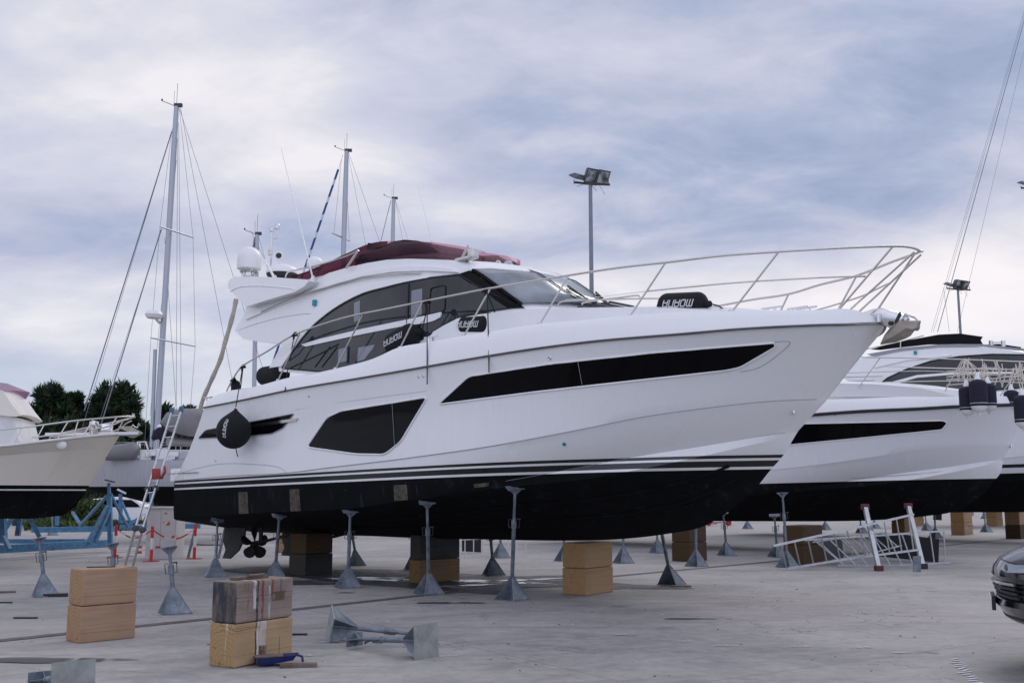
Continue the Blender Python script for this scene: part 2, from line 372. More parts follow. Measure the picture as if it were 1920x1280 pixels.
# painted blue steel with rust
m, t, b = mat('blue painted steel', (.05, .2, .5), .5)
oc = t.new('ShaderNodeTexCoord').outputs['Object']
n1 = t.noise(oc, 3.5, 7, .7); n2 = t.noise(oc, 11, 5, .7)
c1 = t.ramp(n2, [(.3, (.03, .11, .23)), (.6, (.075, .22, .38)), (.8, (.18, .36, .50))])
t.setin(b, 'Base Color', t.mix(t.ramp(n1, [(.58, 0.0), (.66, 1.0)]), c1, (.12, .06, .035))); MT['blue'] = m
MT['orange'] = mat('red paint', (.55, .03, .03), .5)[0]
MT['redplastic'] = mat('red plastic', (.30, .02, .02), .4)[0]
MT['whitepaint'] = simple('white post paint', (.7, .68, .66), .6, amt=.1)
def timber(name, c_side, c_dark, paint=0, seed=0.0):
    m, t, b = mat(name, c_side, .8, 0, 0, .2)
    oc = t.new('ShaderNodeTexCoord').outputs['Object']; x, y, z = t.sep(oc)
    gr = t.noise(t.mapping(oc, (.35, 5, 12), loc=(seed, seed*2, seed)), 2.2, 8, .66, .5)
    big = t.noise(t.mapping(oc, (1.2, 2, 2.6), loc=(seed*3, 0, seed)), 1.6, 4, .55)
    col = t.ramp(gr, [(.28, tuple(c*.82 for c in c_side)), (.5, c_side), (.75, tuple(min(1, c*1.13) for c in c_side))])
    col = t.mix(t.ramp(big, [(.45, 0.0), (.72, .65)]), col, c_dark)
    # end grain rings around the pith
    rr = t.math('SQRT', t.math('ADD', t.math('POWER', t.math('ADD', y, .02), 2.0), t.math('POWER', t.math('SUBTRACT', z, .05), 2.0)))
    ring = t.math('SINE', t.math('ADD', t.math('MULTIPLY', rr, 150.0), t.math('MULTIPLY', t.noise(oc, 6, 3), 8.0)))
    g = t.new('ShaderNodeNewGeometry'); 
    vt = t.new('ShaderNodeVectorTransform', vector_type='NORMAL', convert_from='WORLD', convert_to='OBJECT'); t.l.new(g.outputs['Normal'], vt.inputs[0])
    nx = t.math('GREATER_THAN', t.math('ABSOLUTE', t.sep(vt.outputs[0])[0]), .7)
    endc = t.mix(t.math('MULTIPLY', t.math('ADD', ring, 1.0), .13), (c_side[0]*1.0, c_side[1]*.93, c_side[2]*.74), tuple(c*.6 for c in c_dark))
    col = t.mix(nx, col, endc)
    # checks along the grain
    ck = t.noise(t.mapping(oc, (.16, 3, 5.5), rot=(0, .05, 0), loc=(seed*5, 1, seed)), 1.5, 1.5, .35, .12)
    ln = t.math('LESS_THAN', t.math('ABSOLUTE', t.math('SUBTRACT', ck, .5)), .0045)
    col = t.mix(t.math('MULTIPLY', ln, .75), col, (.03, .02, .015))
    if paint:
        dr = t.noise(t.mapping(oc, (9, 9, .5), loc=(seed, 3, 0)), 1.3, 5, .6, .2)
        ms = t.noise(oc, 5, 5, .6)
        for lo, c in ((.64, (.50, .50, .50)), (.70, (.04, .045, .06))):
            f = t.math('MULTIPLY', t.ramp(dr, [(lo, 0.0), (lo+.01, 1.0)]), t.ramp(ms, [(.4, .2), (.55, 1.0)]))
            col = t.mix(t.math('MULTIPLY', f, .85), col, c)
        rd = t.noise(t.mapping(oc, (9, 9, .4), loc=(7+seed, 13, 0)), 1.1, 4, .6, .2)
        col = t.mix(t.math('MULTIPLY', t.ramp(rd, [(.66, 0.0), (.67, 1.0)]), t.ramp(ms, [(.4, .1), (.55, .8)])), col, (.22, .035, .04))
        def band(x0, x1, z0, z1, c, k=.9, sc_=14):
            global_n = t.noise(t.mapping(oc, (1, 1, .45), loc=(x0*9, 0, x1*5)), sc_, 5, .65)
            wob = t.math('ADD', x, t.math('MULTIPLY', t.math('SUBTRACT', t.noise(t.mapping(oc, (.2, 1, 1)), 7, 4, .6), .5), .035))
            f = t.math('MULTIPLY', t.math('GREATER_THAN', wob, x0), t.math('LESS_THAN', wob, x1)); f = t.math('MULTIPLY', f, t.math('MULTIPLY', t.math('GREATER_THAN', z, z0), t.math('LESS_THAN', z, z1)))
            return t.math('MULTIPLY', t.math('MULTIPLY', f, t.ramp(global_n, [(.36, .15), (.52, 1.0)])), k), c
        BD = [(-.12, -.095, -1, 1, (.02, .02, .025)), (-.10, -.075, -1, 1, (.55, .55, .56)), (-.07, .02, .16, 1, (.48, .45, .44)), (-.07, .03, -1, .17, (.09, .06, .05))] if paint == 1 else \
             [(-.16, -.125, .12, 1, (.50, .50, .52)), (-.125, -.095, -1, .22, (.02, .025, .035)), (-.11, -.09, .2, 1, (.04, .04, .05)), (-.055, -.025, -1, .38, (.20, .035, .045)), (.07, .10, .22, 1, (.22, .04, .05)), (.04, .065, -1, .32, (.42, .40, .40)), (.19, .21, .15, 1, (.08, .09, .09)), (.08, .26, .17, .26, (.10, .07, .045))]
        for q in BD:
            f, c = band(*q); col = t.mix(f, col, c)
        if paint > 1:
            ends = t.math('MULTIPLY', nx, t.ramp(t.noise(t.mapping(oc, (3, 3, .8)), 3.3, 5, .6), [(.42, 0.0), (.6, 1.0)]))
            col = t.mix(ends, col, (.02, .03, .05)); col = t.mix(t.math('MULTIPLY', nx, .45), col, (.07, .07, .07))
    t.setin(b, 'Base Color', col)
    t.setin(b, 'Normal', t.bump(t.math('ADD', gr, t.math('MULTIPLY', ln, -1.0)), .35, .006))
    return m
MT['timber'] = timber('new timber', (.385, .26, .175), (.28, .18, .11), 0, .3)
MT['timber2'] = timber('yellow timber', (.37, .245, .14), (.26, .165, .09), 0, 2.3)
MT['timber_old'] = timber('weathered paint-stained timber', (.27, .215, .185), (.13, .11, .10), 2, 1.3)
MT['timber_str'] = timber('timber with white paint band', (.40, .285, .17), (.30, .20, .115), 1, 4.3)
MT['timber_dk'] = timber('shade-darkened timber', (.085, .055, .035), (.05, .035, .02), 0, 5.3)  # dark timber copy, shade under the hulls put into its colour
MT['timber_grey'] = timber('darkened old grey timber', (.055, .055, .055), (.03, .03, .03), 0, 6.3)  # old grey wood, colour darkened further for shade under the hull
MT['timber_mid'] = timber('shade-darkened brown timber', (.20, .13, .07), (.12, .08, .045), 0, 7.3)  # brown copy whose base colour carries the shade below the yachts
MT['wood_scrap'] = simple('scrap wood', (.13, .10, .08), .9, amt=.4, scale=9)
# concrete yard
m, t, b = mat('yard concrete', (.3, .3, .3), .8, 0, 0, .3)
oc = t.new('ShaderNodeTexCoord').outputs['Object']
rt = t.mapping(oc, (1, 1, 1), rot=(0, 0, R(-12)))
def sub(x, k): return t.math('SUBTRACT', x, k)
n1 = t.noise(t.mapping(rt, (.6, 1.0, 1)), .45, 9, .66, .9); n2 = t.noise(t.mapping(rt, (.8, 1.5, 1), loc=(3, 9, 0)), 1.9, 9, .74, .8); n3 = t.noise(oc, 55, 5, .75)
n4 = t.noise(t.mapping(rt, (.6, 1.0, 1), loc=(8, 3, 0)), .28, 6, .6, 1.2); n5 = t.noise(t.mapping(oc, (1, 1, 1), loc=(2, 6, 0)), 7.0, 7, .7, .5)
v = t.math('ADD', t.math('MULTIPLY', sub(n1, .5), .9), t.math('MULTIPLY', sub(n2, .5), .85)); v = t.math('ADD', v, t.math('MULTIPLY', sub(n5, .5), .5)); v = t.math('ADD', v, t.math('MULTIPLY', sub(n3, .5), .35))
col = t.ramp(t.math('ADD', v, .5), [(.15, (.160, .152, .150)), (.36, (.245, .236, .235)), (.52, (.315, .303, .299)), (.70, (.385, .368, .358)), (.9, (.48, .458, .442))])
col = t.mix(t.ramp(n4, [(.5, 0.0), (.7, .45)]), col, (.38, .335, .30))
vor = t.new('ShaderNodeTexVoronoi', feature='F1'); t.setin(vor, 'Vector', t.mapping(oc, (.8, .8, 1))); vor.inputs['Scale'].default_value = .9      # oil spots
spot = t.math('MULTIPLY', t.ramp(t.math('ADD', vor.outputs['Distance'], t.math('MULTIPLY', sub(n5, .5), .25)), [(.05, 1.0), (.13, 0.0)]), t.ramp(n1, [(.45, 0.0), (.6, .8)]))
col = t.mix(spot, col, (.07, .068, .07))
ck = t.noise(t.mapping(rt, (.5, .8, 1), loc=(1, 4, 0)), .55, 5, .55, .4)
crk = t.math('MULTIPLY', t.math('LESS_THAN', t.math('ABSOLUTE', sub(ck, .5)), .0011), t.ramp(n4, [(.42, 0.0), (.5, .8)]))
col = t.mix(crk, col, (.06, .06, .06))
ty = t.noise(t.mapping(oc, (.12, 1.6, 1), rot=(0, 0, R(20)), loc=(5, 2, 0)), 1.6, 4, .5, .15)           # tyre smears
col = t.mix(t.ramp(ty, [(.62, 0.0), (.70, .35)]), col, (.15, .15, .155))
wh = t.noise(t.mapping(rt, (1, 3, 1), loc=(9, 1, 0)), 1.4, 7, .75, .6)
col = t.mix(t.ramp(wh, [(.66, 0.0), (.72, .5)]), col, (.56, .55, .54))
bx, by, bz = t.sep(t.mapping(oc, (1/5.2, 1/5.2, 1), rot=(0, 0, R(-34)), loc=(.35, .2, 0)))
def seam(c): return t.math('LESS_THAN', t.math('ABSOLUTE', sub(t.math('FRACT', c), .5)), .0016)
col = t.mix(t.math('MULTIPLY', t.math('MAXIMUM', seam(bx), seam(by)), .55), col, (.12, .115, .115))
t.setin(b, 'Base Color', col); t.setin(b, 'Roughness', t.ramp(n2, [(.3, .55), (.6, .85)]))
t.setin(b, 'Normal', t.bump(t.math('ADD', n3, n2), .45, .008)); MT['concrete'] = m
m, t, b = mat('damp concrete', (.06, .058, .06), .6, 0, 0, .5)
oc = t.new('ShaderNodeTexCoord').outputs['Object']
t.setin(b, 'Alpha', t.ramp(t.noise(oc, 1.6, 7, .65, .6), [(.36, 0.0), (.48, .85)])); MT['damp'] = m
m, t, b = mat('white spill', (.75, .74, .78), .25, 0, 0, .5)  # white sky reflection of the puddles painted as base colour
oc = t.new('ShaderNodeTexCoord').outputs['Object']
t.setin(b, 'Alpha', t.ramp(t.noise(t.mapping(oc, (1, 1.4, 1)), 2.3, 6, .6, .5), [(.47, 0.0), (.50, .95)])); MT['reflection'] = m
m, t, b = mat('worn paint', (.52, .51, .50), .8, 0, 0, .3)
oc = t.new('ShaderNodeTexCoord').outputs['Object']
t.setin(b, 'Alpha', t.ramp(t.noise(oc, 14, 6, .7, .5), [(.45, 0.0), (.56, .8)])); MT['reflection2'] = m
MT['drain'] = simple('drain channel', (.10, .085, .085), .8, amt=.4, scale=8, bump=.3)
MT['joint'] = simple('joint filler', (.07, .065, .065), .9, amt=.4, scale=3)
# ------------------------------------------------------------------ ground
g = M(); rows = [[Vector((x, y, 0)) for x in np.linspace(-900, 900, 7)] for y in (-60, 0, 30, 100, 300, 1800)]
g.grid(rows); tag(g.build('ground', MT['concrete']), kind='structure')
def strip(name, px, width, z, m):                       # a flat band laid along ground points
    pts = [G(*p) for p in px]; a = []; c = []
    for i, p in enumerate(pts):
        d = (pts[min(i+1, len(pts)-1)]-pts[max(i-1, 0)]).normalized(); nrm = Vector((-d.y, d.x, 0))*width/2
        a.append(Vector((p.x+nrm.x, p.y+nrm.y, z))); c.append(Vector((p.x-nrm.x, p.y-nrm.y, z)))
    mm = M(); mm.grid([a, c]); return tag(mm.build(name, m), kind='structure')
strip('drain_channel', [(-40, 1205), (120, 1188), (255, 1174), (392, 1160), (545, 1143), (780, 1117), (960, 1099), (1150, 1080), (1420, 1055), (1500, 1047)], .20, .006, MT['drain'])
strip('drain_channel', [(1540, 1044), (1640, 1034), (1765, 1023), (1900, 1009), (1990, 1000)], .14, .006, MT['drain'])
strip('pavement_joint', [(20, 1050), (250, 1033), (420, 1020), (700, 1004), (1000, 990)], .05, .005, MT['joint'])
strip('pavement_joint', [(380, 1047), (700, 1033), (1100, 1010)], .04, .005, MT['joint'])
def patch(name, px, py, rx, ry, m, z, rz=0):
    c = G(px, py); mm = M(); n = 28
    vs = [Vector((c.x, c.y, z))]
    for k in range(n):
        a = 2*math.pi*k/n; rr = 1+.18*math.sin(3*a+px)+.1*math.sin(7*a)
        x, y = rx*rr*math.cos(a), ry*rr*math.sin(a)
        vs.append(Vector((c.x+x*math.cos(rz)-y*math.sin(rz), c.y+x*math.sin(rz)+y*math.cos(rz), z)))
    mm.add(vs, [(0, 1+k, 1+(k+1) % n) for k in range(n)]); return tag(mm.build(name, m), kind='structure')
patch('damp_ground', 720, 1082, 4.0, 1.5, MT['damp'], .009, -.7)
patch('damp_ground', 1000, 1092, 2.4, .9, MT['damp'], .010, -.5)
patch('damp_ground', 845, 1130, .5, .14, MT['damp'], .011)
patch('damp_ground', 1290, 1160, .35, .06, MT['damp'], .011)
patch('damp_ground', 95, 1238, .7, .15, MT['damp'], .011)
patch('puddle', 700, 1086, .95, .35, MT['reflection'], .013, -.4)
patch('puddle', 905, 1090, 1.2, .28, MT['reflection'], .014, -.5)
patch('puddle', 1000, 1087, .9, .16, MT['reflection'], .015, .5)
patch('puddle', 878, 1098, .6, .12, MT['reflection'], .016, .4)
patch('puddle', 760, 1084, .7, .16, MT['reflection'], .0165, .3)
patch('damp_ground', 900, 1086, 1.6, .7, MT['damp'], .0115, .4)
patch('damp_ground', 600, 1092, 1.2, .5, MT['damp'], .0118, .2)
for k, q in enumerate(((1612, 1214), (1690, 1224), (1500, 1213), (1280, 1203), (1170, 1190), (832, 1231), (620, 1204), (1360, 1211), (460, 1180), (575, 1230))): patch('paint_mark', *q, .14, .035, MT['reflection2'], .012+.0004*k, .1)
# chalk-like tyre mark bottom right
mm = M(); a = G(1790, 1236); b_ = G(1835, 1285); d = (b_-a)
for k in range(13):
    c = a+d*(k/13.0); mm.box((c.x+random.uniform(-.02, .02), c.y, .006), (random.uniform(.09, .16), .026, .004), rz=.5+random.uniform(-.25, .25))
tag(mm.build('paint_mark', MT['letter']), kind='structure')

# ------------------------------------------------------------------ the main motor yacht
FR = Frame(1.25, 16.8, -45)
YR = empty('motor_yacht', (1.25, 16.8, 0), R(-45), 'large white motor yacht with long black hull windows and burgundy screen on its flybridge', 'yacht')
TIP = FR.on(1656, 607, 0.0)
def plan(b0, s_a, s_e, p, q):
    def f(s, z=0):
        if s >= s_e: return 0.0
        t = max(0.0, (s-s_a)/(s_e-s_a)); return b0*(1-t**p)**q * (1-.004*max(0, -s-4)**1.3)
    return f
b_sheer = plan(2.20, -1.2, TIP.x, 2.8, .70)
K_END = FR.on(1550, 748, 0.0); C_END = FR.on(1497, 807, 0.0)
b_kn = plan(2.13, -1.8, K_END.x, 2.3, .80)
b_ch = plan(2.04, -2.4, C_END.x, 2.0, .90)
def row(px, b, end=None):
    P = [FR.on(x, y, b) for x, y in px]
    if end is not None: P.append(end)
    return [p.x for p in P], [p.z for p in P]
rub = row([(383, 764), (455, 750), (540, 732), (675, 709), (780, 691), (919, 667), (1106, 641), (1300, 624.5), (1376, 618), (1527, 610), (1600, 608)], b_sheer, TIP)
top = row([(392, 748), (407, 740), (425, 734), (480, 724), (540, 708), (600, 697), (645, 687), (700, 672), (748, 651), (797, 642), (870, 629), (916, 622), (1011, 607), (1101, 599), (1181, 591), (1231, 587), (1372, 583), (1527, 581), (1611, 583)], lambda s, z: b_sheer(s)-.1)
TOPEND = FR.on(1652, 598, 0.0)
kn = row([(327, 901), (425, 892), (537, 886), (625, 875), (780, 856), (919, 836), (1106, 801), (1200, 782), (1320, 765), (1440, 752)], b_kn, K_END)
ch = row([(326, 972), (380, 968), (505, 960), (661, 952), (760, 938), (802, 934), (860, 920), (917, 907), (1000, 892), (1075, 878), (1200, 854), (1320, 835), (1440, 815)], b_ch, C_END)
ke = row([(549, 1000), (630, 1003), (680, 1004), (780, 1008), (920, 1011), (1060, 1013), (1130, 1012), (1240, 1002), (1265, 998), (1322, 985), (1361, 962), (1423, 908), (1446, 879), (1465, 858)], lambda s, z: 0.0, C_END)
NTS = 96
tt = np.linspace(0, 1, NTS); tt = 1-(1-tt)**1.35
def mkrow(rw, b, s0, s1, z0=None, db=0.0, dz=None):
    ss = s0+(s1-s0)*tt; zs = herm(rw[0], rw[1], ss)
    return [Vector((s, -max(0.0, b(s)-(db(s) if callable(db) else db)), z+(dz(s) if dz else 0))) for s, z in zip(ss, zs)]
s_tr = ch[0][0]
R_keel = mkrow(ke, lambda s: 0.0, s_tr, C_END.x)
ck = lambda s: math.exp(-((s-1.6)/1.7)**2)
R_cho = mkrow(ch, b_ch, s_tr, C_END.x)
R_chi = [Vector((p.x, min(0, p.y+.05-.11*ck(p.x)) if i < NTS-1 else 0, p.z-.03-.17*ck(p.x) if i < NTS-1 else p.z)) for i, p in enumerate(R_cho)]
R_chi = [Vector((p.x, p.y*(1), p.z + (R_cho[i].z-p.z)*max(0, (i/(NTS-1)-.93)/.07))) for i, p in enumerate(R_chi)]
R_kn = mkrow(kn, b_kn, kn[0][0], K_END.x)
R_kn2 = [Vector((p.x, min(0, p.y+.012), p.z-.012)) for p in R_kn]
R_rub = mkrow(rub, b_sheer, rub[0][0], TIP.x)
def lerp(A, B, f, bulge=0.0): return [a.lerp(c, f)+Vector((0, -bulge*min(1, abs(a.y)/1.0), 0)) for a, c in zip(A, B)]
bot = [R_keel] + [lerp(R_keel, R_chi, f, .05*math.sin(math.pi*f)) for f in (.15, .3, .45, .6, .75, .9)] + [R_chi, R_cho]
sid = [lerp(R_cho, R_kn2, f, .02*math.sin(math.pi*f)) for f in (.2, .4, .6, .8)] + [R_kn2, R_kn] + [lerp(R_kn, R_rub, f, -.05*math.sin(math.pi*f)) for f in (.15, .3, .45, .6, .75, .9)] + [R_rub]
HROWS = bot+sid
hm = M(); hm.grid(HROWS); hm.grid([mir(r) for r in HROWS])
cap = [r[0] for r in HROWS]; hm.grid([cap, mir(cap)])          # transom
hull_full = hm
BV = BVHTree.FromPolygons([tuple(p) for p in hm.v], hm.f)
# paint lines: planes that rise slightly to the bow
def pz(a, b_, y1): return (FR.on(326, a, b_kn).z, FR.on(*b_, 0.0).z)
z_st = FR.on(330, 918, b_kn); z_bw = FR.on(1446, 879, 0.0)
SLP = (z_bw.z-z_st.z)/(z_bw.x-z_st.x); Z0 = z_st.z-SLP*z_st.x
def split(mesh, z0, slp, keep_below):
    me = bpy.data.meshes.new('tmp'); me.from_pydata([tuple(p) for p in mesh.v], [], mesh.f); bm = bmesh.new(); bm.from_mesh(me)
    bmesh.ops.remove_doubles(bm, verts=bm.verts, dist=1e-4)
    nrm = Vector((-slp, 0, 1)).normalized()
    bmesh.ops.bisect_plane(bm, geom=bm.verts[:]+bm.edges[:]+bm.faces[:], plane_co=(0, 0, z0), plane_no=nrm, clear_outer=keep_below, clear_inner=not keep_below)
    bm.verts.ensure_lookup_table(); r = M(); r.add([v.co.copy() for v in bm.verts], [[v.index for v in f.verts] for f in bm.faces])
    bm.free(); bpy.data.meshes.remove(me); return r
def striped(name, z0, slp, base, bands):                # hull paint with boot-top stripes, t above the antifouling line
    m, t, b = mat(name, base, .20, 0, .3)
    oc = t.new('ShaderNodeTexCoord').outputs['Object']; x, y, z = t.sep(oc)
    h = t.math('SUBTRACT', z, t.math('ADD', t.math('MULTIPLY', x, slp), z0))
    st = t.noise(t.mapping(oc, (5, 5, .35)), 3.0, 5, .6); cl_ = t.noise(oc, .7, 3, .5)
    f = t.math('MULTIPLY', t.ramp(st, [(.48, 0.0), (.75, 1.0)]), cl_)
    col = t.mix(f, tuple(base), tuple(c*.93 for c in base))
    stain = t.math('MULTIPLY', t.ramp(t.noise(oc, 1.2, 4, .6), [(.35, .15), (.7, .75)]), t.ramp(t.math('SUBTRACT', 1.0, t.math('MULTIPLY', h, 1.6)), [(.0, 0.0), (1.0, .5)]))
    col = t.mix(stain, col, (.66, .61, .54))
    rg = t.ramp(h, bands, 'CONSTANT'); rgb = t.new('ShaderNodeSeparateColor'); t.l.new(rg, rgb.inputs[0])
    col = t.mix(rgb.outputs[0], col, (.006, .007, .010))
    t.setin(b, 'Base Color', col); t.setin(b, 'Roughness', t.ramp(cl_, [(.3, .16), (.7, .30)]))
    return m
def antifoul(name, seed=0):
    m, t, b = mat(name, (.008, .008, .01), .85, 0, 0, .12)
    oc = t.new('ShaderNodeTexCoord').outputs['Object']
    n1 = t.noise(oc, 2.2, 7, .65, .3); n2 = t.noise(t.mapping(oc, (1, 1, 2), loc=(seed, 0, 0)), 14, 5, .7)
    col = t.ramp(n1, [(.3, (.003, .0032, .004)), (.6, (.006, .0065, .008)), (.8, (.026, .029, .034))])
    col = t.mix(t.ramp(n2, [(.68, 0.0), (.76, .7)]), col, (.085, .085, .08))
    col = t.mix(t.ramp(t.noise(t.mapping(oc, (4, 4, .5)), 2.0, 4, .6), [(.62, 0.0), (.7, .5)]), col, (.02, .035, .05))
    t.setin(b, 'Base Color', col); t.setin(b, 'Normal', t.bump(n2, .2, .004)); return m
MT['foul'] = antifoul('black antifouling')
# from the antifouling line up: white, black, white, black, then topsides
MT['hullw'] = striped('white hull with boot stripes', Z0, SLP, (.83, .83, .84), [(0, 0.0), (.035, 1.0), (.115, 0.0), (.148, 1.0), (.19, 0.0)])
split(hm, Z0, SLP, False).build('hull', MT['hullw'], YR, smooth=24, weld=True)
split(hm, Z0, SLP, True).build('hull_bottom', MT['foul'], YR, smooth=24, weld=True)
# bulwark, deck
TE = TIP.x-.02
R_top = mkrow((top[0]+[TOPEND.x], top[1]+[TOPEND.z]), lambda s: max(0, b_sheer(s)-.1), top[0][0], TE)
R_top[-1] = Vector((TE, 0, TOPEND.z))
R_rub2 = [p+Vector((0, 0, .012)) for p in R_rub]
R_sh = [a.lerp(c, .62)+Vector((0, -.035*min(1, abs(a.y)), .0)) for a, c in zip(R_rub2, R_top)]
R_sh2 = [a.lerp(c, .88)+Vector((0, -.02*min(1, abs(a.y)), .0)) for a, c in zip(R_rub2, R_top)]
R_in = [Vector((p.x-(.1 if i > NTS-10 else 0), min(0, p.y+.12), p.z)) for i, p in enumerate(R_top)]
R_dk = [Vector((p.x, p.y, p.z-.14)) for p in R_in]
bw = M(); rr_ = [R_rub2, R_sh, R_sh2, R_top, R_in, R_dk]; bw.grid(rr_); bw.grid([mir(r) for r in rr_])
cap = [r[0] for r in (R_rub2, R_sh, R_sh2, R_top, R_in)]
bw.grid([cap[:4], mir(cap[:4])])
bw.build('bulwark', MT['white2'], YR, smooth=35, weld=True)
dk = M(); dk.grid([R_dk, [Vector((p.x, p.y*.5, p.z+.03)) for p in R_dk], [Vector((p.x, 0, p.z+.04)) for p in R_dk], mir([Vector((p.x, p.y*.5, p.z+.03)) for p in R_dk]), mir(R_dk)])
dk.build('deck', MT['white2'], YR, smooth=40)
rr = M(); pth = [Vector((p.x, p.y-.012, p.z)) for p in R_rub]; rr.tube(pth, .020, 6); rr.tube(mir(pth), .020, 6)
rr.build('rub_rail', MT['rubber'], YR, smooth=60)
rr = M(); pth = [Vector((p.x, p.y-.034, p.z-.002)) for p in R_rub]; rr.tube(pth, .007, 5); rr.tube(mir(pth), .007, 5)
rr.build('rub_rail_insert', MT['dkline'], YR, smooth=60)
rr = M(); pth = [Vector((p.x, p.y-.03, p.z+.05)) for p in R_sh[:-3]]
# hull panels projected onto the real hull
def on_hull(px, py):
    d = FR.ray(px, py).normalized(); h = BV.ray_cast(FR.C, d)
    if not h[0]: h = BV.find_nearest(FR.on(px, py, b_kn)); print('hull miss', px, py)
    return (h[0], h[1] if h[1].dot(d) < 0 else -h[1])
def hull_panel(poly, name, m, parent=None, off=.012, rnd=8, frame=None, step=16, port=True):
    q = roundpoly(poly, rnd) if rnd else poly
    q2 = []
    for i in range(len(q)):
        a, c = Vector(q[i]), Vector(q[(i+1) % len(q)]); k = max(1, int((c-a).length//step))
        q2 += [tuple(a.lerp(c, j/k)) for j in range(k)]
    vs, fs = fill(q2, step); P = []
    for v in vs:
        h = on_hull(*v); 
        P.append(h[0]+h[1]*off if h else Vector((0, 0, 0)))
    edge = [on_hull(*v) for v in q2]
    o = []
    for flip in ((0, 1) if port else (0,)):
        mm = M(); PP = mir(P) if flip else P; mm.add(PP, [list(f) for f in fs])
        E1 = [e[0]+e[1]*off for e in edge]; E0 = [e[0]-e[1]*.01 for e in edge]
        if flip: E1, E0 = mir(E1), mir(E0)
        mm.grid([E1+[E1[0]], E0+[E0[0]]])
        ob = mm.build(name, m, parent or YR, smooth=40, weld=.0005)
        if frame:
            fm = M(); E = [e[0]+e[1]*(off*.6) for e in edge]; E = mir(E) if flip else E
            fm.tube(E+[E[0]], frame[1], 6, cap=False); fm.build('window_surround', frame[0], ob, smooth=60)
        o.append(ob)
    return o
hull_panel([(822, 758), (880, 705), (1030, 682), (1230, 660), (1452, 642), (1453, 650), (1388, 688), (1360, 694), (1200, 712), (1000, 735)], 'hull_window', MT['glass_black'], frame=(MT['white2'], .014), rnd=9)
hull_panel([(576, 838), (614, 782), (640, 770), (802, 744), (752, 828), (722, 852), (668, 851)], 'hull_window', MT['glass_black'], frame=(MT['white2'], .016), rnd=9)
hull_panel([(372, 822), (386, 806), (552, 775), (532, 802), (510, 813), (462, 818)], 'air_intake', MT['glass_black'], frame=(MT['line'], .010), rnd=4)
hull_panel([(462, 797), (560, 783), (556, 789), (462, 803)], 'intake_trim', MT['chrome'], off=.03, rnd=1, port=False)
for px in ([(1084, 676), (1092, 720)], [(736, 752), (741, 836)]):     # butt joints of the panes
    a, c = on_hull(*px[0]), on_hull(*px[1]); mm = M(); mm.tube([a[0]+a[1]*.014, c[0]+c[1]*.014], .004, 4); mm.build('pane_joint', MT['line'], YR)
def hull_line(pts, r, m, name, off=0.0, port=True):
    P = catmull([on_hull(*p)[0]+on_hull(*p)[1]*off for p in pts], 4); mm = M(); mm.tube(P, r, 5)
    if port: mm.tube(mir(P), r, 5)
    return mm.build(name, m, YR, smooth=60)
hull_line([(328, 876), (407, 870), (475, 870), (520, 875), (537, 886)], .005, MT['line'], 'moulding_line')
hull_line([(553, 768), (675, 749), (800, 733)], .003, MT['line'], 'moulding_line')
hull_line([(1388, 697), (1420, 690), (1450, 672), (1482, 642), (1452, 641)], .005, MT['line'], 'moulding_line')
mm = M()
for fl in (0, 1):
    for r0 in (R_kn,): q = [p+Vector((0, .004, 0)) for p in r0[:-2]]; mm = M(); mm.tube(mir(q) if fl else q, .0075, 5); mm.build('spray_knuckle', MT['seam'], YR, smooth=60)
    q = [p+Vector((0, .004, 0)) for p in R_cho if p.x > -.2][:-3]; mm = M(); mm.tube(mir(q) if fl else q, .006, 5); mm.build('chine_line', MT['seam'], YR, smooth=60)
def fitting(px, py, r, m, name, port=False):
    h = on_hull(px, py); q = h[1].to_track_quat('Z', 'Y').to_matrix(); mm = M()
    mm.lathe([(r, -.01), (r, .010), (r*.75, .016), (r*.7, .004), (0.001, .002)], h[0], 16, q); o = mm.build(name, m, YR, smooth=40)
    return o
for a in ((580, 742, .022), (785, 706, .022), (794, 705, .022), (405, 863, .028), (1031, 671, .03)): fitting(*a, MT['chrome'], 'hull_fitting')
fitting(1058, 832, .028, MT['teal'], 'hull_fitting')
h = on_hull(1487, 771); mm = M(); mm.box(h[0]+h[1]*.02, (.03, .07, .05), rz=.7); mm.build('towing_eye', MT['steel'], YR, bevel=.01)
# bow thruster tunnel
h = on_hull(1280, 937); q = h[1].to_track_quat('Z', 'Y').to_matrix(); mm = M(); mm.lathe([(.13, -.05), (.14, .012), (.10, .016), (.095, -.03), (.001, -.04)], h[0], 24, q); mm.build('bow_thruster', MT['foul'], YR, smooth=40)
MT['bare'] = simple('bare scraped patch', (.075, .062, .048), .9, amt=.75, scale=9)
for q in ([(447, 922), (464, 922), (466, 962), (448, 963)], [(543, 917), (561, 916), (564, 957), (545, 958)], [(738, 909), (763, 908), (765, 937), (740, 938)], [(888, 907), (917, 904), (916, 911), (889, 914)]):
    hull_panel(q, 'scraped_patch', MT['bare'], off=.004, rnd=0, step=20, port=False)
for q in ((1, -.35), (.62, -.25)): pass
# strakes on the bottom
st = M()
for f in (.42, .7):
    L = [Vector((a.x, a.y+(c.y-a.y)*f, a.z+(c.z-a.z)*f-.01)) for a, c in zip(R_keel, R_chi)][25:84]
    st.tube(L, .022, 5); st.tube(mir(L), .022, 5)
st.build('spray_rail', MT['foul'], YR, smooth=50)
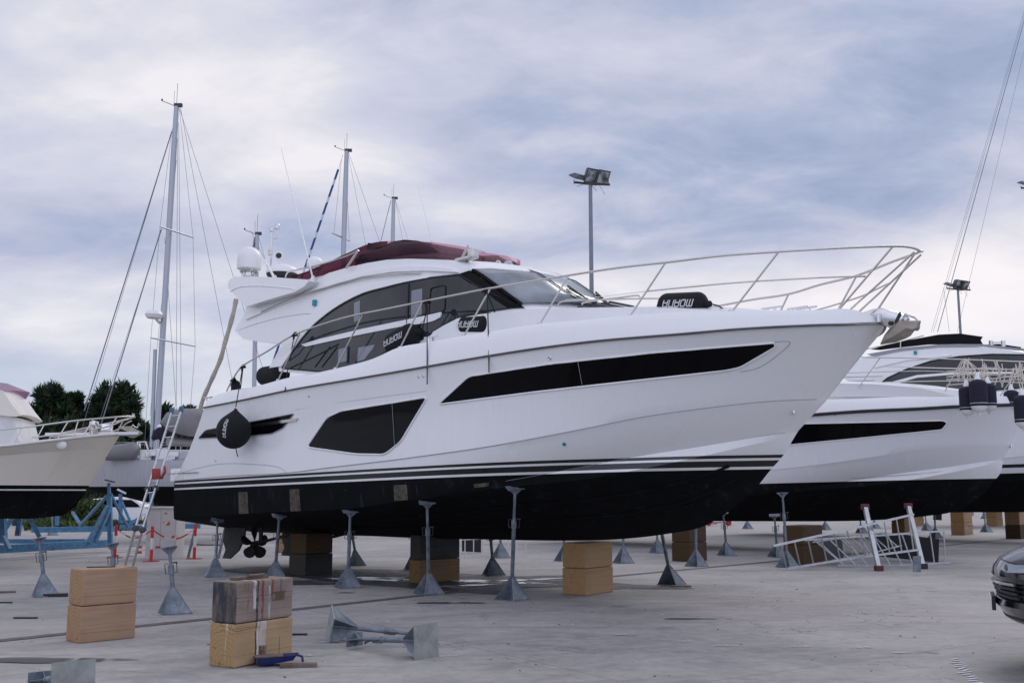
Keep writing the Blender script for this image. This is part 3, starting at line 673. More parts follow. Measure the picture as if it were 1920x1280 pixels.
# swim platform
pa = FR.on(309, 879, 1.9); pb = FR.on(308, 903, 1.9); pc = R_cho[0]
def slab(x0, x1, b0, b1, z0, z1, n=8, r=.2):
    mm = M(); v = []
    out_ = [(x1, -b1), (x0+r, -b0), (x0, -b0+r), (x0, b0-r), (x0+r, b0), (x1, b1)]
    mm.prism([(x, y, z0) for x, y in out_], (0, 0, z1-z0)); return mm
slab(pa.x, s_tr-.0, 1.86, 2.0, pb.z, pa.z).build('swim_platform', MT['white2'], YR, bevel=.02)
slab(pa.x+.06, s_tr, 1.80, 1.9, pb.z-.12, pb.z-.002).build('platform_bracket', MT['greyfoul'], YR, bevel=.01)
mm = M(); a = on_hull(374, 885); mm.tube([FR.on(303, 889, 1.93), FR.on(316, 888, 2.02), a[0]+a[1]*.03], .012, 6); mm.build('grab_bar', MT['rail'], YR, smooth=60)
# rudders, propellers
def gear(yy):
    mir_ = 1 if yy < 0 else -1
    rp = [FR.on(x, y, abs(yy)) for x, y in [(424, 975), (462, 978), (459, 1010), (448, 1032), (432, 1047), (418, 1046), (424, 1030), (419, 1012)]]
    mm = M(); base = [Vector((p.x, yy-.02, p.z)) for p in rp]; mm.prism(base, (0, .04, 0)); mm.build('rudder', MT['greyfoul'], YR, bevel=.008)
    c = FR.on(477, 1019, abs(yy)); c = Vector((c.x, yy, c.z)); ax = Vector((1, 0, .17)).normalized()
    q = ax.to_track_quat('Z', 'Y').to_matrix()
    sh = M(); sh.tube([c-ax*.12, c+ax*1.5], .03, 8); sh.lathe([(.01, -.16), (.05, -.1), (.06, 0), (.055, .12)], c, 12, q)
    sh.box(c+ax*.25+Vector((0, 0, .17)), (.12, .03, .36)); so = sh.build('shaft', MT['bronze'], YR, smooth=40)
    for half in (0,):
        pm = M()
        for k in range(5):
            a0 = 2*math.pi*k/5+.3
            ru = q @ Vector((math.cos(a0), math.sin(a0), 0)); rt_ = q @ Vector((-math.sin(a0), math.cos(a0), 0))
            rows_ = []
            for i, (rad, wd) in enumerate(((.05, .07), (.12, .17), (.20, .25), (.27, .24), (.325, .13), (.34, .02))):
                tw = R(58-rad*110); dv = rt_*math.cos(tw)+ax*math.sin(tw)
                rows_.append([c+ru*rad+dv*(wd*u/2) for u in (-1, -.5, 0, .5, 1)])
            pm.grid(rows_)
        ob = pm.build('propeller', MT['bronze'], YR, smooth=60)
        ob.modifiers.new('t', 'SOLIDIFY').thickness = .014
gear(-.75); gear(.75)

# ------------------------------------------------------------------ superstructure of the yacht
def b_hs(s, z): return 1.86-.11*(z-3.7)-.040*max(0, s+4.0)**2
def loop3(px, b):
    return [FR.on(x, y, b) for x, y in px]
def shell(px, b, name, m, bulge=None, camber=.10, nseg=10, step=.35, smooth=35, parent=None, side=True):
    """outline seen from starboard, carried across to port; bulge[i] pushes the middle of edge point i forward"""
    P = loop3(px, b); n = len(P); bl = bulge or [0]*n
    mm = M(); rings = []
    for i, p in enumerate(P):
        rg = []
        cb = camber[i] if isinstance(camber, list) else camber
        for k in range(nseg+1):
            u = -1+2*k/nseg
            rg.append(Vector((p.x+bl[i]*(1-abs(u)**2.2), p.y*-u if False else abs(p.y)*u, p.z+cb*(1-u*u))))
        rings.append(rg)
    rings.append(rings[0]); mm.grid(rings)
    if side:
        vs, fs = fill([(p.x, p.z) for p in P], step)
        S = [Vector((v.x, -b(v.x, v.y), v.y)) for v in vs]
        mm.add(S, [list(f) for f in fs]); mm.add(mir(S), [list(f) for f in fs])
    return mm.build(name, m, parent or YR, smooth=smooth, weld=.002)
# closed outline, clockwise from the aft foot of the cabin
o_px = [(506, 694), (531, 645), (500, 642), (457, 636), (440, 620), (449, 604), (461, 585), (461, 574), (505, 561), (550, 547), (579, 527), (615, 512), (650, 502), (688, 493), (725, 487), (765, 485), (800, 486), (846, 490),
        (880, 500), (905, 519), (925, 538), (950, 557), (978, 577), (978, 612), (900, 640), (790, 668), (700, 690), (600, 704)]
bl = [0, 0, 0, -.05, -.08, -.05, 0, 0, 0, 0, 0, 0, 0, 0, 0, .05, .12, .25, .40, .45, .50, .55, .55, .55, .3, 0, 0, 0]
cb = [0, .02, .02, .03, .05, .06, .08, .10, .08, .08, .08, .06, .06, .06, .08, .10, .10, .10, .10, .09, .07, .05, .03, 0, 0, 0, 0, 0]
shell(o_px, b_hs, 'superstructure', MT['white2'], bl, cb, 14, .3)
def side_panel(px, name, m, b=b_hs, off=.02, step=.25, parent=None, rnd=0, port=True, thick=.03, frame=None, smooth=35):
    q = roundpoly(px, rnd) if rnd else px
    P = [FR.on(x, y, b) for x, y in q]; vs, fs = fill([(p.x, p.z) for p in P], step); ob = []
    for fl in ((0, 1) if port else (0,)):
        S = [Vector((v.x, -b(v.x, v.y)-off, v.y)) for v in vs]; E = [Vector((p.x, -b(p.x, p.z)-off, p.z)) for p in P]
        E0 = [e+Vector((0, thick, 0)) for e in E]
        if fl: S, E, E0 = mir(S), mir(E), mir(E0)
        mm = M(); mm.add(S, [list(f) for f in fs]); mm.grid([E+[E[0]], E0+[E0[0]]])
        o = mm.build(name, m, parent or YR, smooth=smooth, weld=.0005); ob.append(o)
        if frame: fm = M(); fm.tube(E+[E[0]], frame[1], 6, cap=False); fm.build('window_frame', frame[0], o, smooth=60)
    return ob
# arched saloon glass
arch = [(530, 690), (540, 674), (552, 657), (575, 627), (600, 602), (637, 575), (682, 552), (725, 540), (762, 530), (800, 522), (862, 515), (892, 534), (935, 556), (976, 576), (925, 582), (878, 590), (857, 596), (830, 611), (792, 636), (752, 656), (708, 674), (672, 686), (640, 692), (600, 696)]
def sm2(px, n=4): return [tuple(p) for p in catmull([Vector(p) for p in px], n)]
arch = sm2(arch[:11])+arch[11:14]+sm2(arch[14:])
gs = side_panel(arch, 'saloon_window', MT['glass'], off=.012, frame=(MT['black'], .016))
GP = gs[0]
for q in ([(665, 568), (676, 563), (676, 600), (665, 604)], [(773, 545), (793, 541), (792, 590), (772, 596)], ):
    side_panel(q, 'curtain_gap', MT['pane'], off=.016, thick=.005, parent=GP, port=False)
for q in ([(636, 655), (652, 651), (651, 677), (635, 680)], [(673, 652), (704, 646), (700, 654), (684, 674), (671, 678)]):
    side_panel(q, 'seen_through_pane', MT['pane2'] if 'pane2' in MT else MT['pane'], off=.016, thick=.005, parent=GP, port=False)
for L in ([(767, 532), (765, 607)], [(655, 650), (653, 680)], [(800, 600), (712, 670)]):
    mm = M(); A_, B_ = [FR.on(*p, b_hs) for p in L]; mm.tube([A_+Vector((0, -.02, 0)), B_+Vector((0, -.02, 0))], .02, 6); mm.build('window_post', MT['black'], GP)
mm = M(); P = roundpoly([(809, 540), (837, 534), (835, 583), (805, 589)], 6); P = [FR.on(*p, b_hs)+Vector((0, -.022, 0)) for p in P]; mm.tube(P+[P[0]], .012, 5, cap=False); mm.build('opening_frame', MT['black'], GP, smooth=60)
for L in ([(545, 690), (600, 664), (636, 645)], [(592, 688), (620, 650)], [(605, 688), (634, 650)]):
    mm = M(); P = catmull([FR.on(*p, b_hs)+Vector((0, -.018, 0)) for p in L], 4); mm.tube(P, .012, 5); mm.build('interior_brace', MT['black'], GP)
side_panel([(567, 646), (600, 636), (680, 617), (757, 601), (800, 592), (830, 585), (828, 595), (815, 602), (800, 606), (757, 612), (680, 627), (620, 640), (575, 650)], 'window_mullion', MT['white2'], off=.035, thick=.04, rnd=2)
# roof edge and highlight crease lines
def crease(px, r, m, name, b=b_hs, off=.012, port=True):
    P = catmull([FR.on(*p, b)+Vector((0, -off, 0)) for p in px], 4)
    for fl in ((0, 1) if port else (0,)):
        mm = M(); mm.tube(mir(P) if fl else P, r, 6); mm.build(name, m, YR, smooth=60)
crease([(494, 585), (535, 567), (582, 550), (640, 532), (682, 522), (740, 515), (792, 513)], .014, MT['rail'], 'side_handrail', off=.05)
side_panel([(462, 600), (500, 578), (575, 549), (650, 521), (700, 508), (760, 500), (810, 500), (845, 504), (862, 511), (800, 508), (740, 510), (680, 519), (600, 544), (520, 575)], 'roof_moulding', MT['white2'], off=.045, thick=.05, rnd=2)
crease([(447, 618), (480, 607), (525, 595), (570, 588), (590, 588)], .012, MT['white2'], 'wing_crease', off=.0)
mm = M(); P = FR.on(592, 568, b_hs); mm.box(P+Vector((0, -.03, 0)), (.09, .06, .12)); mm.build('navigation_light', MT['teal'], YR, bevel=.02)
# window arch surround, slightly proud
outer = [(508, 690), (531, 648), (556, 617), (590, 586), (630, 559), (676, 541), (722, 530), (770, 521), (800, 516)]
inner = [(806, 521), (762, 529), (725, 538), (682, 550), (637, 573), (600, 600), (575, 625), (552, 655), (532, 686)]
side_panel(sm2(outer)+sm2(inner), 'arch_frame', MT['white2'], off=.04, thick=.05, rnd=0)
# windshield: curved glass across the raked front
def edge_pt(px, py, bulge, cb, u):
    p = FR.on(px, py, b_hs); return Vector((p.x+bulge*(1-abs(u)**2.2), abs(p.y)*u, p.z+cb*(1-u*u)))
rows_ = []
o_d = {0: ((884, 511), .30, .10), 1: ((902, 521), .40, .10), 2: ((925, 538), .45, .09), 3: ((950, 557), .50, .07), 4: ((974, 574), .55, .05)}
for i in range(0, 5):
    (px, py), bu, cc = o_d[i]
    rows_.append([edge_pt(px, py, bu, cc, u)+Vector((.055, 0, .055)) for u in np.linspace(-.995, .995, 29)])
mm = M(); mm.grid(rows_); ws = mm.build('windshield', MT['glass_ws'], YR, smooth=60); ws.modifiers.new('t', 'SOLIDIFY').thickness = .02
for u in (-.33, .33):
    mm = M(); mm.tube([edge_pt(*o_d[i][0], o_d[i][1], o_d[i][2], u)+Vector((.065, 0, .065)) for i in range(0, 5)], .010, 6); mm.build('windshield_post', MT['black'], ws)
for sgn in (-1, 1):
    mm = M(); mm.tube([edge_pt(*o_d[i][0], o_d[i][1], o_d[i][2], sgn*1.0)+Vector((.03, 0, .03)) for i in range(0, 5)], .040, 6); mm.build('windshield_post', MT['glass_black'], ws)
side_panel([(858, 515), (882, 507), (984, 577), (955, 579)], 'corner_pillar', MT['glass_black'], off=.02, thick=.03)
for u0 in (.45, -.1):                                   # wipers
    mm = M(); a = edge_pt(972, 573, .55, .05, u0)+Vector((.09, 0, .05)); c = edge_pt(940, 548, .47, .08, u0-.12)+Vector((.09, 0, .06))
    mm.tube([a, c], .014, 5); d = (c-a); mm.tube([a.lerp(c, .45)+Vector((0, -.05, .01)), a.lerp(c, 1.15)+Vector((0, .06, .01))], .018, 5); mm.lathe([(.03, -.03), (.03, .03)], a, 8)
    mm.build('wiper', MT['black'], YR, smooth=50)
# coachroof on the foredeck
def b_co(s, z): return max(.02, b_sheer(s)-.42-.02*max(0, s+1))
co = [(792, 652), (812, 622), (830, 611), (857, 597), (900, 589), (976, 580), (1060, 577), (1150, 576), (1240, 577), (1330, 580), (1420, 584), (1500, 590), (1500, 600), (1372, 605), (1180, 620), (1000, 645), (880, 660)]
def bco2(s, z): return b_co(s, z)
shell(co, bco2, 'coachroof', MT['white2'], None, [0, .0, .02, .03, .04, .05, .08, .12, .14, .13, .09, .03, 0, 0, 0, 0, 0], 10, .3)
# aft pod of the flybridge that carries domes
def b_pod(s, z): return 1.98-.10*(z-4.6)
pod = [(427, 531), (431, 524), (440, 519), (470, 518), (520, 520), (575, 524), (579, 527), (570, 537), (550, 548), (505, 561), (461, 575), (452, 566), (436, 549), (428, 540)]
shell(pod, b_pod, 'flybridge_pod', MT['white2'], [-.15, -.1, -.05]+[0]*8+[-.05, -.1, -.15], .05, 10, .25)
crease([(432, 547), (450, 538), (490, 536), (540, 540), (552, 543)], .012, MT['white2'], 'pod_crease', b=b_pod, off=.004)
mm = M(); mm.lathe([(.10, -.02), (.10, .004), (.07, .006)], FR.on(483, 631, 1.55)+Vector((0, 0, .03)), 20); mm.build('ceiling_light', MT['chrome'], YR, smooth=40)
mm = M(); P1 = FR.on(457, 636.5, b_hs); P2 = FR.on(530, 645, b_hs)
mm.grid([[P1+Vector((.02, .05, -.012)), P2+Vector((.1, .05, -.012))], [mir([P1])[0]+Vector((.02, -.05, -.012)), mir([P2])[0]+Vector((.1, -.05, -.012))]]); mm.build('cockpit_ceiling', MT['soffit'], YR)
# dark cockpit bulkhead doors behind the aft end
mm = M(); a = FR.on(531, 648, b_hs); c = FR.on(508, 690, b_hs); mm.grid([[Vector((a.x-.02, -1.5, a.z)), Vector((c.x-.02, -1.5, c.z))], [Vector((a.x-.02, 1.5, a.z)), Vector((c.x-.02, 1.5, c.z))]]); mm.build('saloon_door', MT['glass'], YR)

# flybridge windscreen, tinted: starboard run, round the front, port run
sc_px = [(548, 522, 1.72), (579, 523, 1.70), (650, 501, 1.58), (690, 493, 1.5), (725, 487, 1.4), (790, 485, 1.2), (830, 487, .98), (862, 489.5, .72), (888, 492, .42), (900, 493.5, .2)]
B0 = [FR.on(x, y, q) for x, y, q in sc_px]
FT = FR.on(906, 495, 0.0)
base = catmull(B0+[FT], 5)[:-1]+[Vector((FT.x, 0, FT.z))]
full = base+mir(base[:-1])[::-1]
tp_px = [(546, 517), (577, 508), (648, 476), (689, 458), (726, 452), (793, 453), (834, 457), (866, 462), (893, 467), (906, 471)]
T0 = [FR.on(x, y, q[2]-.03) for (x, y), q in zip(tp_px, sc_px)]+[FR.on(912, 474, 0.0)]
tb = catmull(T0, 5)[:-1]+[Vector((T0[-1].x, 0, T0[-1].z))]; topr = tb+mir(tb[:-1])[::-1]; N = len(full)
kx = next(i for i, p in enumerate(full) if p.x > FR.on(700, 486, b_hs).x)
for seg, nm_, mt_ in ((range(0, kx+1), 'side_screen', 'plum'), (range(kx, N-kx), 'front_screen', 'pink'), (range(N-kx-1, N), 'side_screen', 'plum')):
    mm = M(); mm.grid([[full[i] for i in seg], [topr[i] for i in seg]]); o = mm.build(nm_, MT[mt_], YR, smooth=60); o.modifiers.new('t', 'SOLIDIFY').thickness = .012
# rail along the side screen
RL = [FR.on(x, y, 1.68) for x, y in [(535, 520), (539, 511), (548, 508), (600, 496), (650, 480), (672, 469)]]
for fl in (0, 1):
    mm = M(); L = catmull(mir(RL) if fl else RL, 4); mm.tube(L, .016, 6); A_ = [FR.on(672, 469, 1.68), FR.on(649, 503, 1.72)]; A_ = mir(A_) if fl else A_; mm.tube(A_, .022, 6); mm.build('flybridge_rail', MT['rail'], YR, smooth=60)
mm = M(); mm.tube([FR.on(878, 460, 1.3), FR.on(866, 484, 1.35)], .02, 6); mm.build('screen_brace', MT['rail'], YR)
mm = M(); c = FR.on(872, 486, 1.28); mm.box(c, (.35, .16, .06)); mm.box(c+Vector((.2, 0, .06)), (.12, .16, .16)); mm.tube([c+Vector((-.35, 0, -.02)), c], .05, 8); mm.build('searchlight_mount', MT['steel'], YR, bevel=.02, smooth=40)
for q in ((928, 497), (944, 498), (950, 499)):
    mm = M(); c = FR.on(*q, .55); mm.lathe([(.025, -.2), (.025, .02), (.06, .10), (.065, .11), (.05, .10)], c, 14, Vector((1, -.2, 0)).to_track_quat('Z', 'Y').to_matrix()); mm.build('horn', MT['chrome'], YR, smooth=50)
# domes
def dome(px, py, yb, wpx, hpx, name):
    c = FR.on(px, py, yb); d = (FR.w(c)-CO).dot(CF); s_ = d/F0; r = wpx/2*s_; h_ = hpx*s_; mm = M()
    prof = [(r*.82, 0), (r*.97, .04*h_), (r, .12*h_), (r, .45*h_)]+[(r*math.cos(a), h_*.45+(h_*.55)*math.sin(a)) for a in np.linspace(.12, 1.5, 9)]
    mm.lathe(prof, c, 28); o = mm.build(name, MT['plastic_w'], YR, smooth=50)
    b2 = M(); b2.lathe([(r*.75, -.22*r), (r*.8, 0)], c, 20)
    for k in range(6): b2.tube([c+Vector((r*.6*math.cos(k), r*.6*math.sin(k), -.5*r)), c+Vector((r*.6*math.cos(k), r*.6*math.sin(k), 0))], .012, 6)
    b2.lathe([(r*.5, -.6*r), (r*.5, -.2*r)], c, 16); b2.build('dome_mount', MT['steel'], o, smooth=40)
dome(467, 506, 1.35, 45, 44, 'satellite_dome')
dome(590, 503, -1.2, 30, 22, 'satellite_dome')
c = FR.on(529, 514, .9); mm = M(); mm.lathe([(.20, -.04), (.32, -.01), (.34, .04), (.31, .12), (.15, .19), (.001, .20)], c, 28); o = mm.build('radar_dome', MT['plastic_w'], YR, smooth=50)
mm = M(); mm.lathe([(.28, -.10), (.33, -.02), (.33, 0)], c, 24); mm.lathe([(.1, -.3), (.1, -.05)], c, 10); mm.build('dome_mount', MT['black'], o, smooth=40)
# antenna post, camera, sensors
a0 = FR.on(507, 520, 1.0); a1 = FR.on(504, 437, 1.0); mm = M(); mm.tube([a0, Vector((a0.x, a0.y, a1.z))], .022, 8)
mm.lathe([(.03, 0), (.05, .02), (.05, .09), (.02, .11)], Vector((a0.x, a0.y, a1.z)), 12)
b_ = Vector((a0.x-.0, a0.y+.13, a1.z-.12)); mm.tube([Vector((a0.x, a0.y, a1.z-.15)), b_, b_+Vector((0, 0, .22))], .012, 6); mm.lathe([(.03, 0), (.05, .02), (.05, .1), (.035, .12)], b_+Vector((0, 0, .2)), 12)
mm.box(Vector((a0.x, a0.y-.02, a1.z-.45)), (.08, .08, .12)); mm.build('sensor_post', MT['steel'], YR, smooth=40)
c = FR.on(523, 480, 1.0); mm = M(); q = Vector((.75, -.65, .1)).to_track_quat('Z', 'Y').to_matrix(); mm.lathe([(.02, -.16), (.07, -.1), (.09, 0), (.10, .03), (.07, .025), (.001, .02)], c, 16, q); mm.tube([c+Vector((0, 0, -.08)), c+Vector((0, 0, -.28)), c+Vector((-.1, 0, -.36))], .03, 8); mm.build('searchlight', MT['plastic_w'], YR, smooth=50)
mm = M(); mm.lathe([(.06, .04), (.045, .045)], c, 16, q); mm.build('lens', MT['black'], YR)
for (bx, by, tx, ty, yb, r0) in ((587, 523, 527, 277, 1.75, .018), (811, 456, 784, 352, 1.0, .008), (515, 522, 495, 485, 1.8, .03)):
    A_ = FR.on(bx, by, yb); B_ = FR.on(tx, ty, yb); mm = M(); mm.tube([A_, A_.lerp(B_, .3), B_], [r0, r0*.8, r0*.35], 6); mm.lathe([(.04, -.05), (.05, 0), (.03, .06)], A_, 10); mm.build('whip_antenna', MT['plastic_w'], YR, smooth=60)

# rails on the foredeck
def b_rl(s, z=0): return float(np.interp(s, [-12, -3, 0, 1.5, 2.83, 4.2, 5.38, 5.62], [2.0, 1.98, 1.90, 1.78, 1.58, 1.04, .28, 0]))
RT = [(425, 733), (437, 710), (455, 686), (500, 659), (555, 626), (640, 597), (720, 580), (802, 563.5), (911, 542), (1068, 516), (1160, 502), (1248, 492), (1348, 480), (1458, 472), (1596, 464), (1674, 461.5), (1700, 462.5), (1716, 466)]
RP = [FR.on(x, y, b_rl) for x, y in RT]; NOSE = FR.on(1725, 471, 0.0)
L = catmull(RP+[NOSE], 5)
mm = M(); mm.tube(L+mir(L[:-1])[::-1], .017, 8); rail = mm.build('guard_rail', MT['rail'], YR, smooth=60)
def rail_z(s):
    xs = [p.x for p in L]; return float(np.interp(s, xs, [p.z for p in L]))
def fb(s, z=0): return max(.10, b_sheer(s)-.17)
ST = [((562, 625), (521, 712)), ((680, 590), (629, 690)), ((792, 567), (750, 651)), ((918, 543), (869, 629)), ((1066, 517), (1011, 607)), ((1248, 492), (1180, 592)), ((1460, 472), (1371, 583)), ((1674, 462), (1568, 583))]
for a, c in ST:
    A_ = FR.on(*a, b_rl); C_ = FR.on(*c, fb)
    for fl in (0, 1):
        mm = M(); q = [A_, C_+Vector((0, 0, -.02))]; q = mir(q) if fl else q; mm.tube(q, .014, 8); mm.lathe([(.035, -.03), (.035, .012), (.015, .02)], q[1]+Vector((0, 0, .02)), 10); mm.build('stanchion', MT['rail'], YR, smooth=60)
A_ = Vector((NOSE.x-.03, .10, NOSE.z-.02)); C_ = FR.on(1611, 584, -.12)
for sg in (1, -1):
    mm = M(); mm.tube([Vector((A_.x, A_.y*sg, A_.z)), Vector((C_.x, C_.y*sg, C_.z))], .014, 8); mm.build('stanchion', MT['rail'], YR, smooth=60)
def b_mid(s, z=0): return b_rl(s)*.5+fb(s)*.5
MR = [FR.on(x, y, b_mid) for x, y in [(1212, 546), (1321, 535), (1407, 528), (1500, 522.5), (1561, 519.5), (1623, 518)]]
nose2 = Vector((MR[-1].x+.22, -.0, MR[-1].z))
for fl in (0, 1):
    mm = M(); q = catmull(MR, 4); q = mir(q) if fl else q; mm.tube(q, .012, 6); mm.build('middle_rail', MT['rail'], YR, smooth=60)
for Lp, nm_ in (([(1046, 571), (1052, 566), (1080, 563), (1200, 560), (1240, 560)], 'sunpad_rail'), ([(1092, 571), (1098, 566), (1160, 558), (1196, 554), (1200, 560)], 'sunpad_rail')):
    mm = M(); mm.tube(catmull([FR.on(x, y, .8) for x, y in Lp], 4), .014, 6); mm.build(nm_, MT['rail'], YR, smooth=60)
mm = M(); c = FR.on(1160, 568, .2); 
for k in range(7): mm.box(c+Vector((-.9+k*.16, 0, -.03)), (.035, .6, .03))
mm.build('sunpad_slats', MT['dkline'], YR)
mm = M(); mm.tube([FR.on(1212, 546, b_mid), FR.on(1130, 556, 1.5), FR.on(1060, 562, 1.5)], .004, 4); mm.build('guard_wire', MT['rail'], YR)
# deck cleats
for (px, py, yb) in ((1446, 577, -.2), (1495, 577, -.5), (1512, 577, -.5), (808, 632, 2.0), (390, 745, 1.9)):
    c = FR.on(px, py, yb); mm = M(); mm.tube([c+Vector((-.16, 0, 0)), c+Vector((.16, 0, 0))], .016, 6)
    for x in (-.06, .06): mm.tube([c+Vector((x, 0, -.10)), c+Vector((x, 0, 0))], .016, 6)
    mm.build('cleat', MT['chrome'], YR, smooth=50)
# anchor on its roller at the stem
def ax(px, py, y=0.0): p = FR.on(px, py, 0.0); return Vector((p.x, y, p.z))
q = [(1618, 588), (1640, 581), (1655, 578), (1672, 582), (1692, 587), (1700, 592), (1698, 600), (1690, 610), (1677, 618), (1655, 607), (1654, 596), (1640, 593)]
mm = M(); P = [ax(*p, -.09) for p in q]; mm.prism(P, (0, .18, 0)); mm.build('bow_roller', MT['chrome'], YR, bevel=.02, smooth=40)
for qy in ((-.095,),):
    mm = M(); mm.lathe([(.03, 0), (.03, .02)], ax(1677, 608, -.10), 10, Matrix.Rotation(R(90), 3, 'X')); mm.build('roller_pin', MT['black'], YR)
mm = M(); mm.tube([ax(1654, 590, -.11), ax(1655, 606, -.11)], .03, 8); mm.build('roller_bracket', MT['steel'], YR)
MT['anchor'] = simple('dull anchor steel', (.36, .33, .28), .5, .6, amt=.35, scale=5)
fl_ = [(1651, 646), (1656, 640), (1666, 629), (1680, 618), (1697, 604), (1726, 601), (1723, 608), (1722, 615), (1716, 619), (1706, 618), (1697, 627), (1687, 632), (1672, 639), (1660, 643)]
mm = M(); ctr = []
A_ = [ax(*p) for p in fl_]
n = len(A_); lf = [Vector((p.x, -.02-.16*math.sin(math.pi*min(1, max(0, (p.x-A_[0].x)/(A_[5].x-A_[0].x)))), p.z)) for p in A_]; rt_ = mir(lf)
mm.add(lf+rt_, [list(range(n)), list(range(n, 2*n))]+[[i, (i+1) % n, (i+1) % n+n, i+n] for i in range(n)])
mm.build('anchor_fluke', MT['anchor'], YR, bevel=.008, smooth=30)
mm = M(); mm.tube([ax(1697, 588), ax(1702, 591), ax(1715, 595), ax(1720, 600), ax(1723, 604)], .014, 6); mm.tube([ax(1690, 592), ax(1700, 602)], .05, 8); mm.build('anchor_shank', MT['steel'], YR, smooth=50)
mm = M(); q = []
for k in range(9): mm.lathe([(.016, -.02), (.016, .02)], ax(1694-k*1.0, 590+k*2.0, -.1), 6)
mm.build('anchor_chain', MT['darksteel'], YR)
# stern light fitting, ladder of ropes to hull
# ------------------------------------------------------------------ covers and soft things on the yacht
cv_px = [(648, 500), (655, 482), (680, 467), (700, 461), (725, 454), (745, 451), (768, 450), (792, 452), (808, 459), (832, 470), (862, 478), (886, 486), (897, 494), (880, 493.5), (862, 492), (840, 490), (800, 487), (760, 487), (720, 489), (690, 494)]
root = empty('canvas_cover', FR.w(FR.on(760, 488, 0.3)), R(-45), 'burgundy canvas cover bunched over the flybridge helm behind the tinted screen', 'cover')
off = FR.on(760, 488, 0.3)
_bx = [p.x for p in base]; _by = [-p.y for p in base]
bsc = lambda x, z=0: float(np.interp(x, _bx, _by))+.05
P = [FR.on(x, y, bsc) for x, y in cv_px]
vs, fs = fill([(p.x, p.z) for p in P], .06)
mm = M(); nn_ = len(P)
for sg in (1, -1):
    S = []
    for v in vs:
        dmin = min((Vector((v.x, v.y))-Vector(intersect_point_line(v, Vector((P[i].x, P[i].z)), Vector((P[(i+1) % nn_].x, P[(i+1) % nn_].z)))[0][:2])).length for i in range(nn_) )
        bul = .20*(1-math.exp(-dmin/.05))+.015*math.sin(v.x*5+v.y*8)
        S.append(Vector((v.x, -(max(.05, bsc(v.x)-.17+bul))*sg, v.y))-off)
    mm.add(S, [list(f) for f in fs])
a = [Vector((p.x, -.85, p.z))-off for p in P]; c = [Vector((p.x, 1.05, p.z))-off for p in P]
mids = [[Vector((p.x, max(.05, bsc(p.x)-.17)*u, p.z+.05*math.sin(u*7+p.x*3)))-off for p in P]+[Vector((P[0].x, max(.05, bsc(P[0].x)-.17)*u, P[0].z+.05*math.sin(u*7+P[0].x*3)))-off] for u in (-1, -.6, -.2, .2, .6, 1)]
mm.grid(mids)
mm.build('canvas', MT['cover'], root, smooth=60)
bpy.data.objects.remove(bpy.data.objects['canvas']) if False else None
t_ = M(); pk = [FR.on(x, y, 1.45)-off for x, y in [(686, 468), (690, 455), (706, 458), (712, 464)]]; t_.prism(pk, (0, .3, 0)); t_.build('folded_flap', MT['cover'], root)

# tender under a grey cover on the platform
c = FR.on(362, 800, 1.0); root = empty('covered_tender', FR.w(c), R(-45), 'rounded tender under a grey canvas cover behind the stern', 'tender')
mm = M(); rows_ = []
for i in range(13):
    u = -1+2*i/12; w_ = (1-abs(u)**3)**.5 if abs(u) < 1 else 0
    rows_.append([Vector((.10+(.31*max(.05, w_))*math.cos(a)*(1+.05*math.sin(5*a+i)), .95*u+.1, .05+(.36*max(.05, w_))*math.sin(a)*(1+.04*math.sin(7*a+2*i)))) for a in np.linspace(-.9, math.pi+.9, 22)])
mm.grid(rows_); mm.build('canvas', MT['greycanvas'], root, smooth=60)
mm = M(); mm.tube([Vector((0, -.6, -.36)), Vector((0, .8, -.36))], .10, 12); mm.build('tender_tube', MT['rubber'], root, smooth=60)

# fenders -------------------------------------------------
def text_mesh(txt, size):                               # slanted rounded capitals drawn as strokes
    G_ = {'M': [[(0, 0), (0, .8), (.12, 1), (.9, 1), (1.05, .85), (1.05, 0)], [(.53, 1), (.53, .0)]], 'O': [[(.12, 0), (0, .15), (0, .85), (.12, 1), (.68, 1), (.8, .85), (.8, .15), (.68, 0), (.12, 0)]],
          'A': [[(0, 0), (0, .8), (.14, 1), (.8, 1), (.8, 0)], [(0, .38), (.8, .38)]], 'N': [[(0, 0), (0, 1), (.66, 1), (.8, .85), (.8, 0)]]}
    V, F = [], []; x0 = 0; th = .20
    for ch in txt:
        wd = 1.05 if ch == 'M' else .8
        for st_ in G_[ch]:
            for (x1, y1), (x2, y2) in zip(st_[:-1], st_[1:]):
                a_ = Vector((x1+x0, y1)); b_ = Vector((x2+x0, y2)); d_ = (b_-a_).normalized()*th/2; n_ = Vector((-d_.y, d_.x))
                k_ = max(1, int((b_-a_).length/.12)); a_ -= d_*.9; b_ += d_*.9; o = len(V)
                for i in range(k_+1):
                    c_ = a_.lerp(b_, i/k_); V += [c_+n_, c_-n_]
                F += [[o+2*i, o+2*i+1, o+2*i+3, o+2*i+2] for i in range(k_)]
        x0 += wd+.34
    W_ = x0-.34
    return [Vector(((p.x+.22*p.y-W_/2-.1)*size, (p.y-.5)*size, 0)) for p in V], F

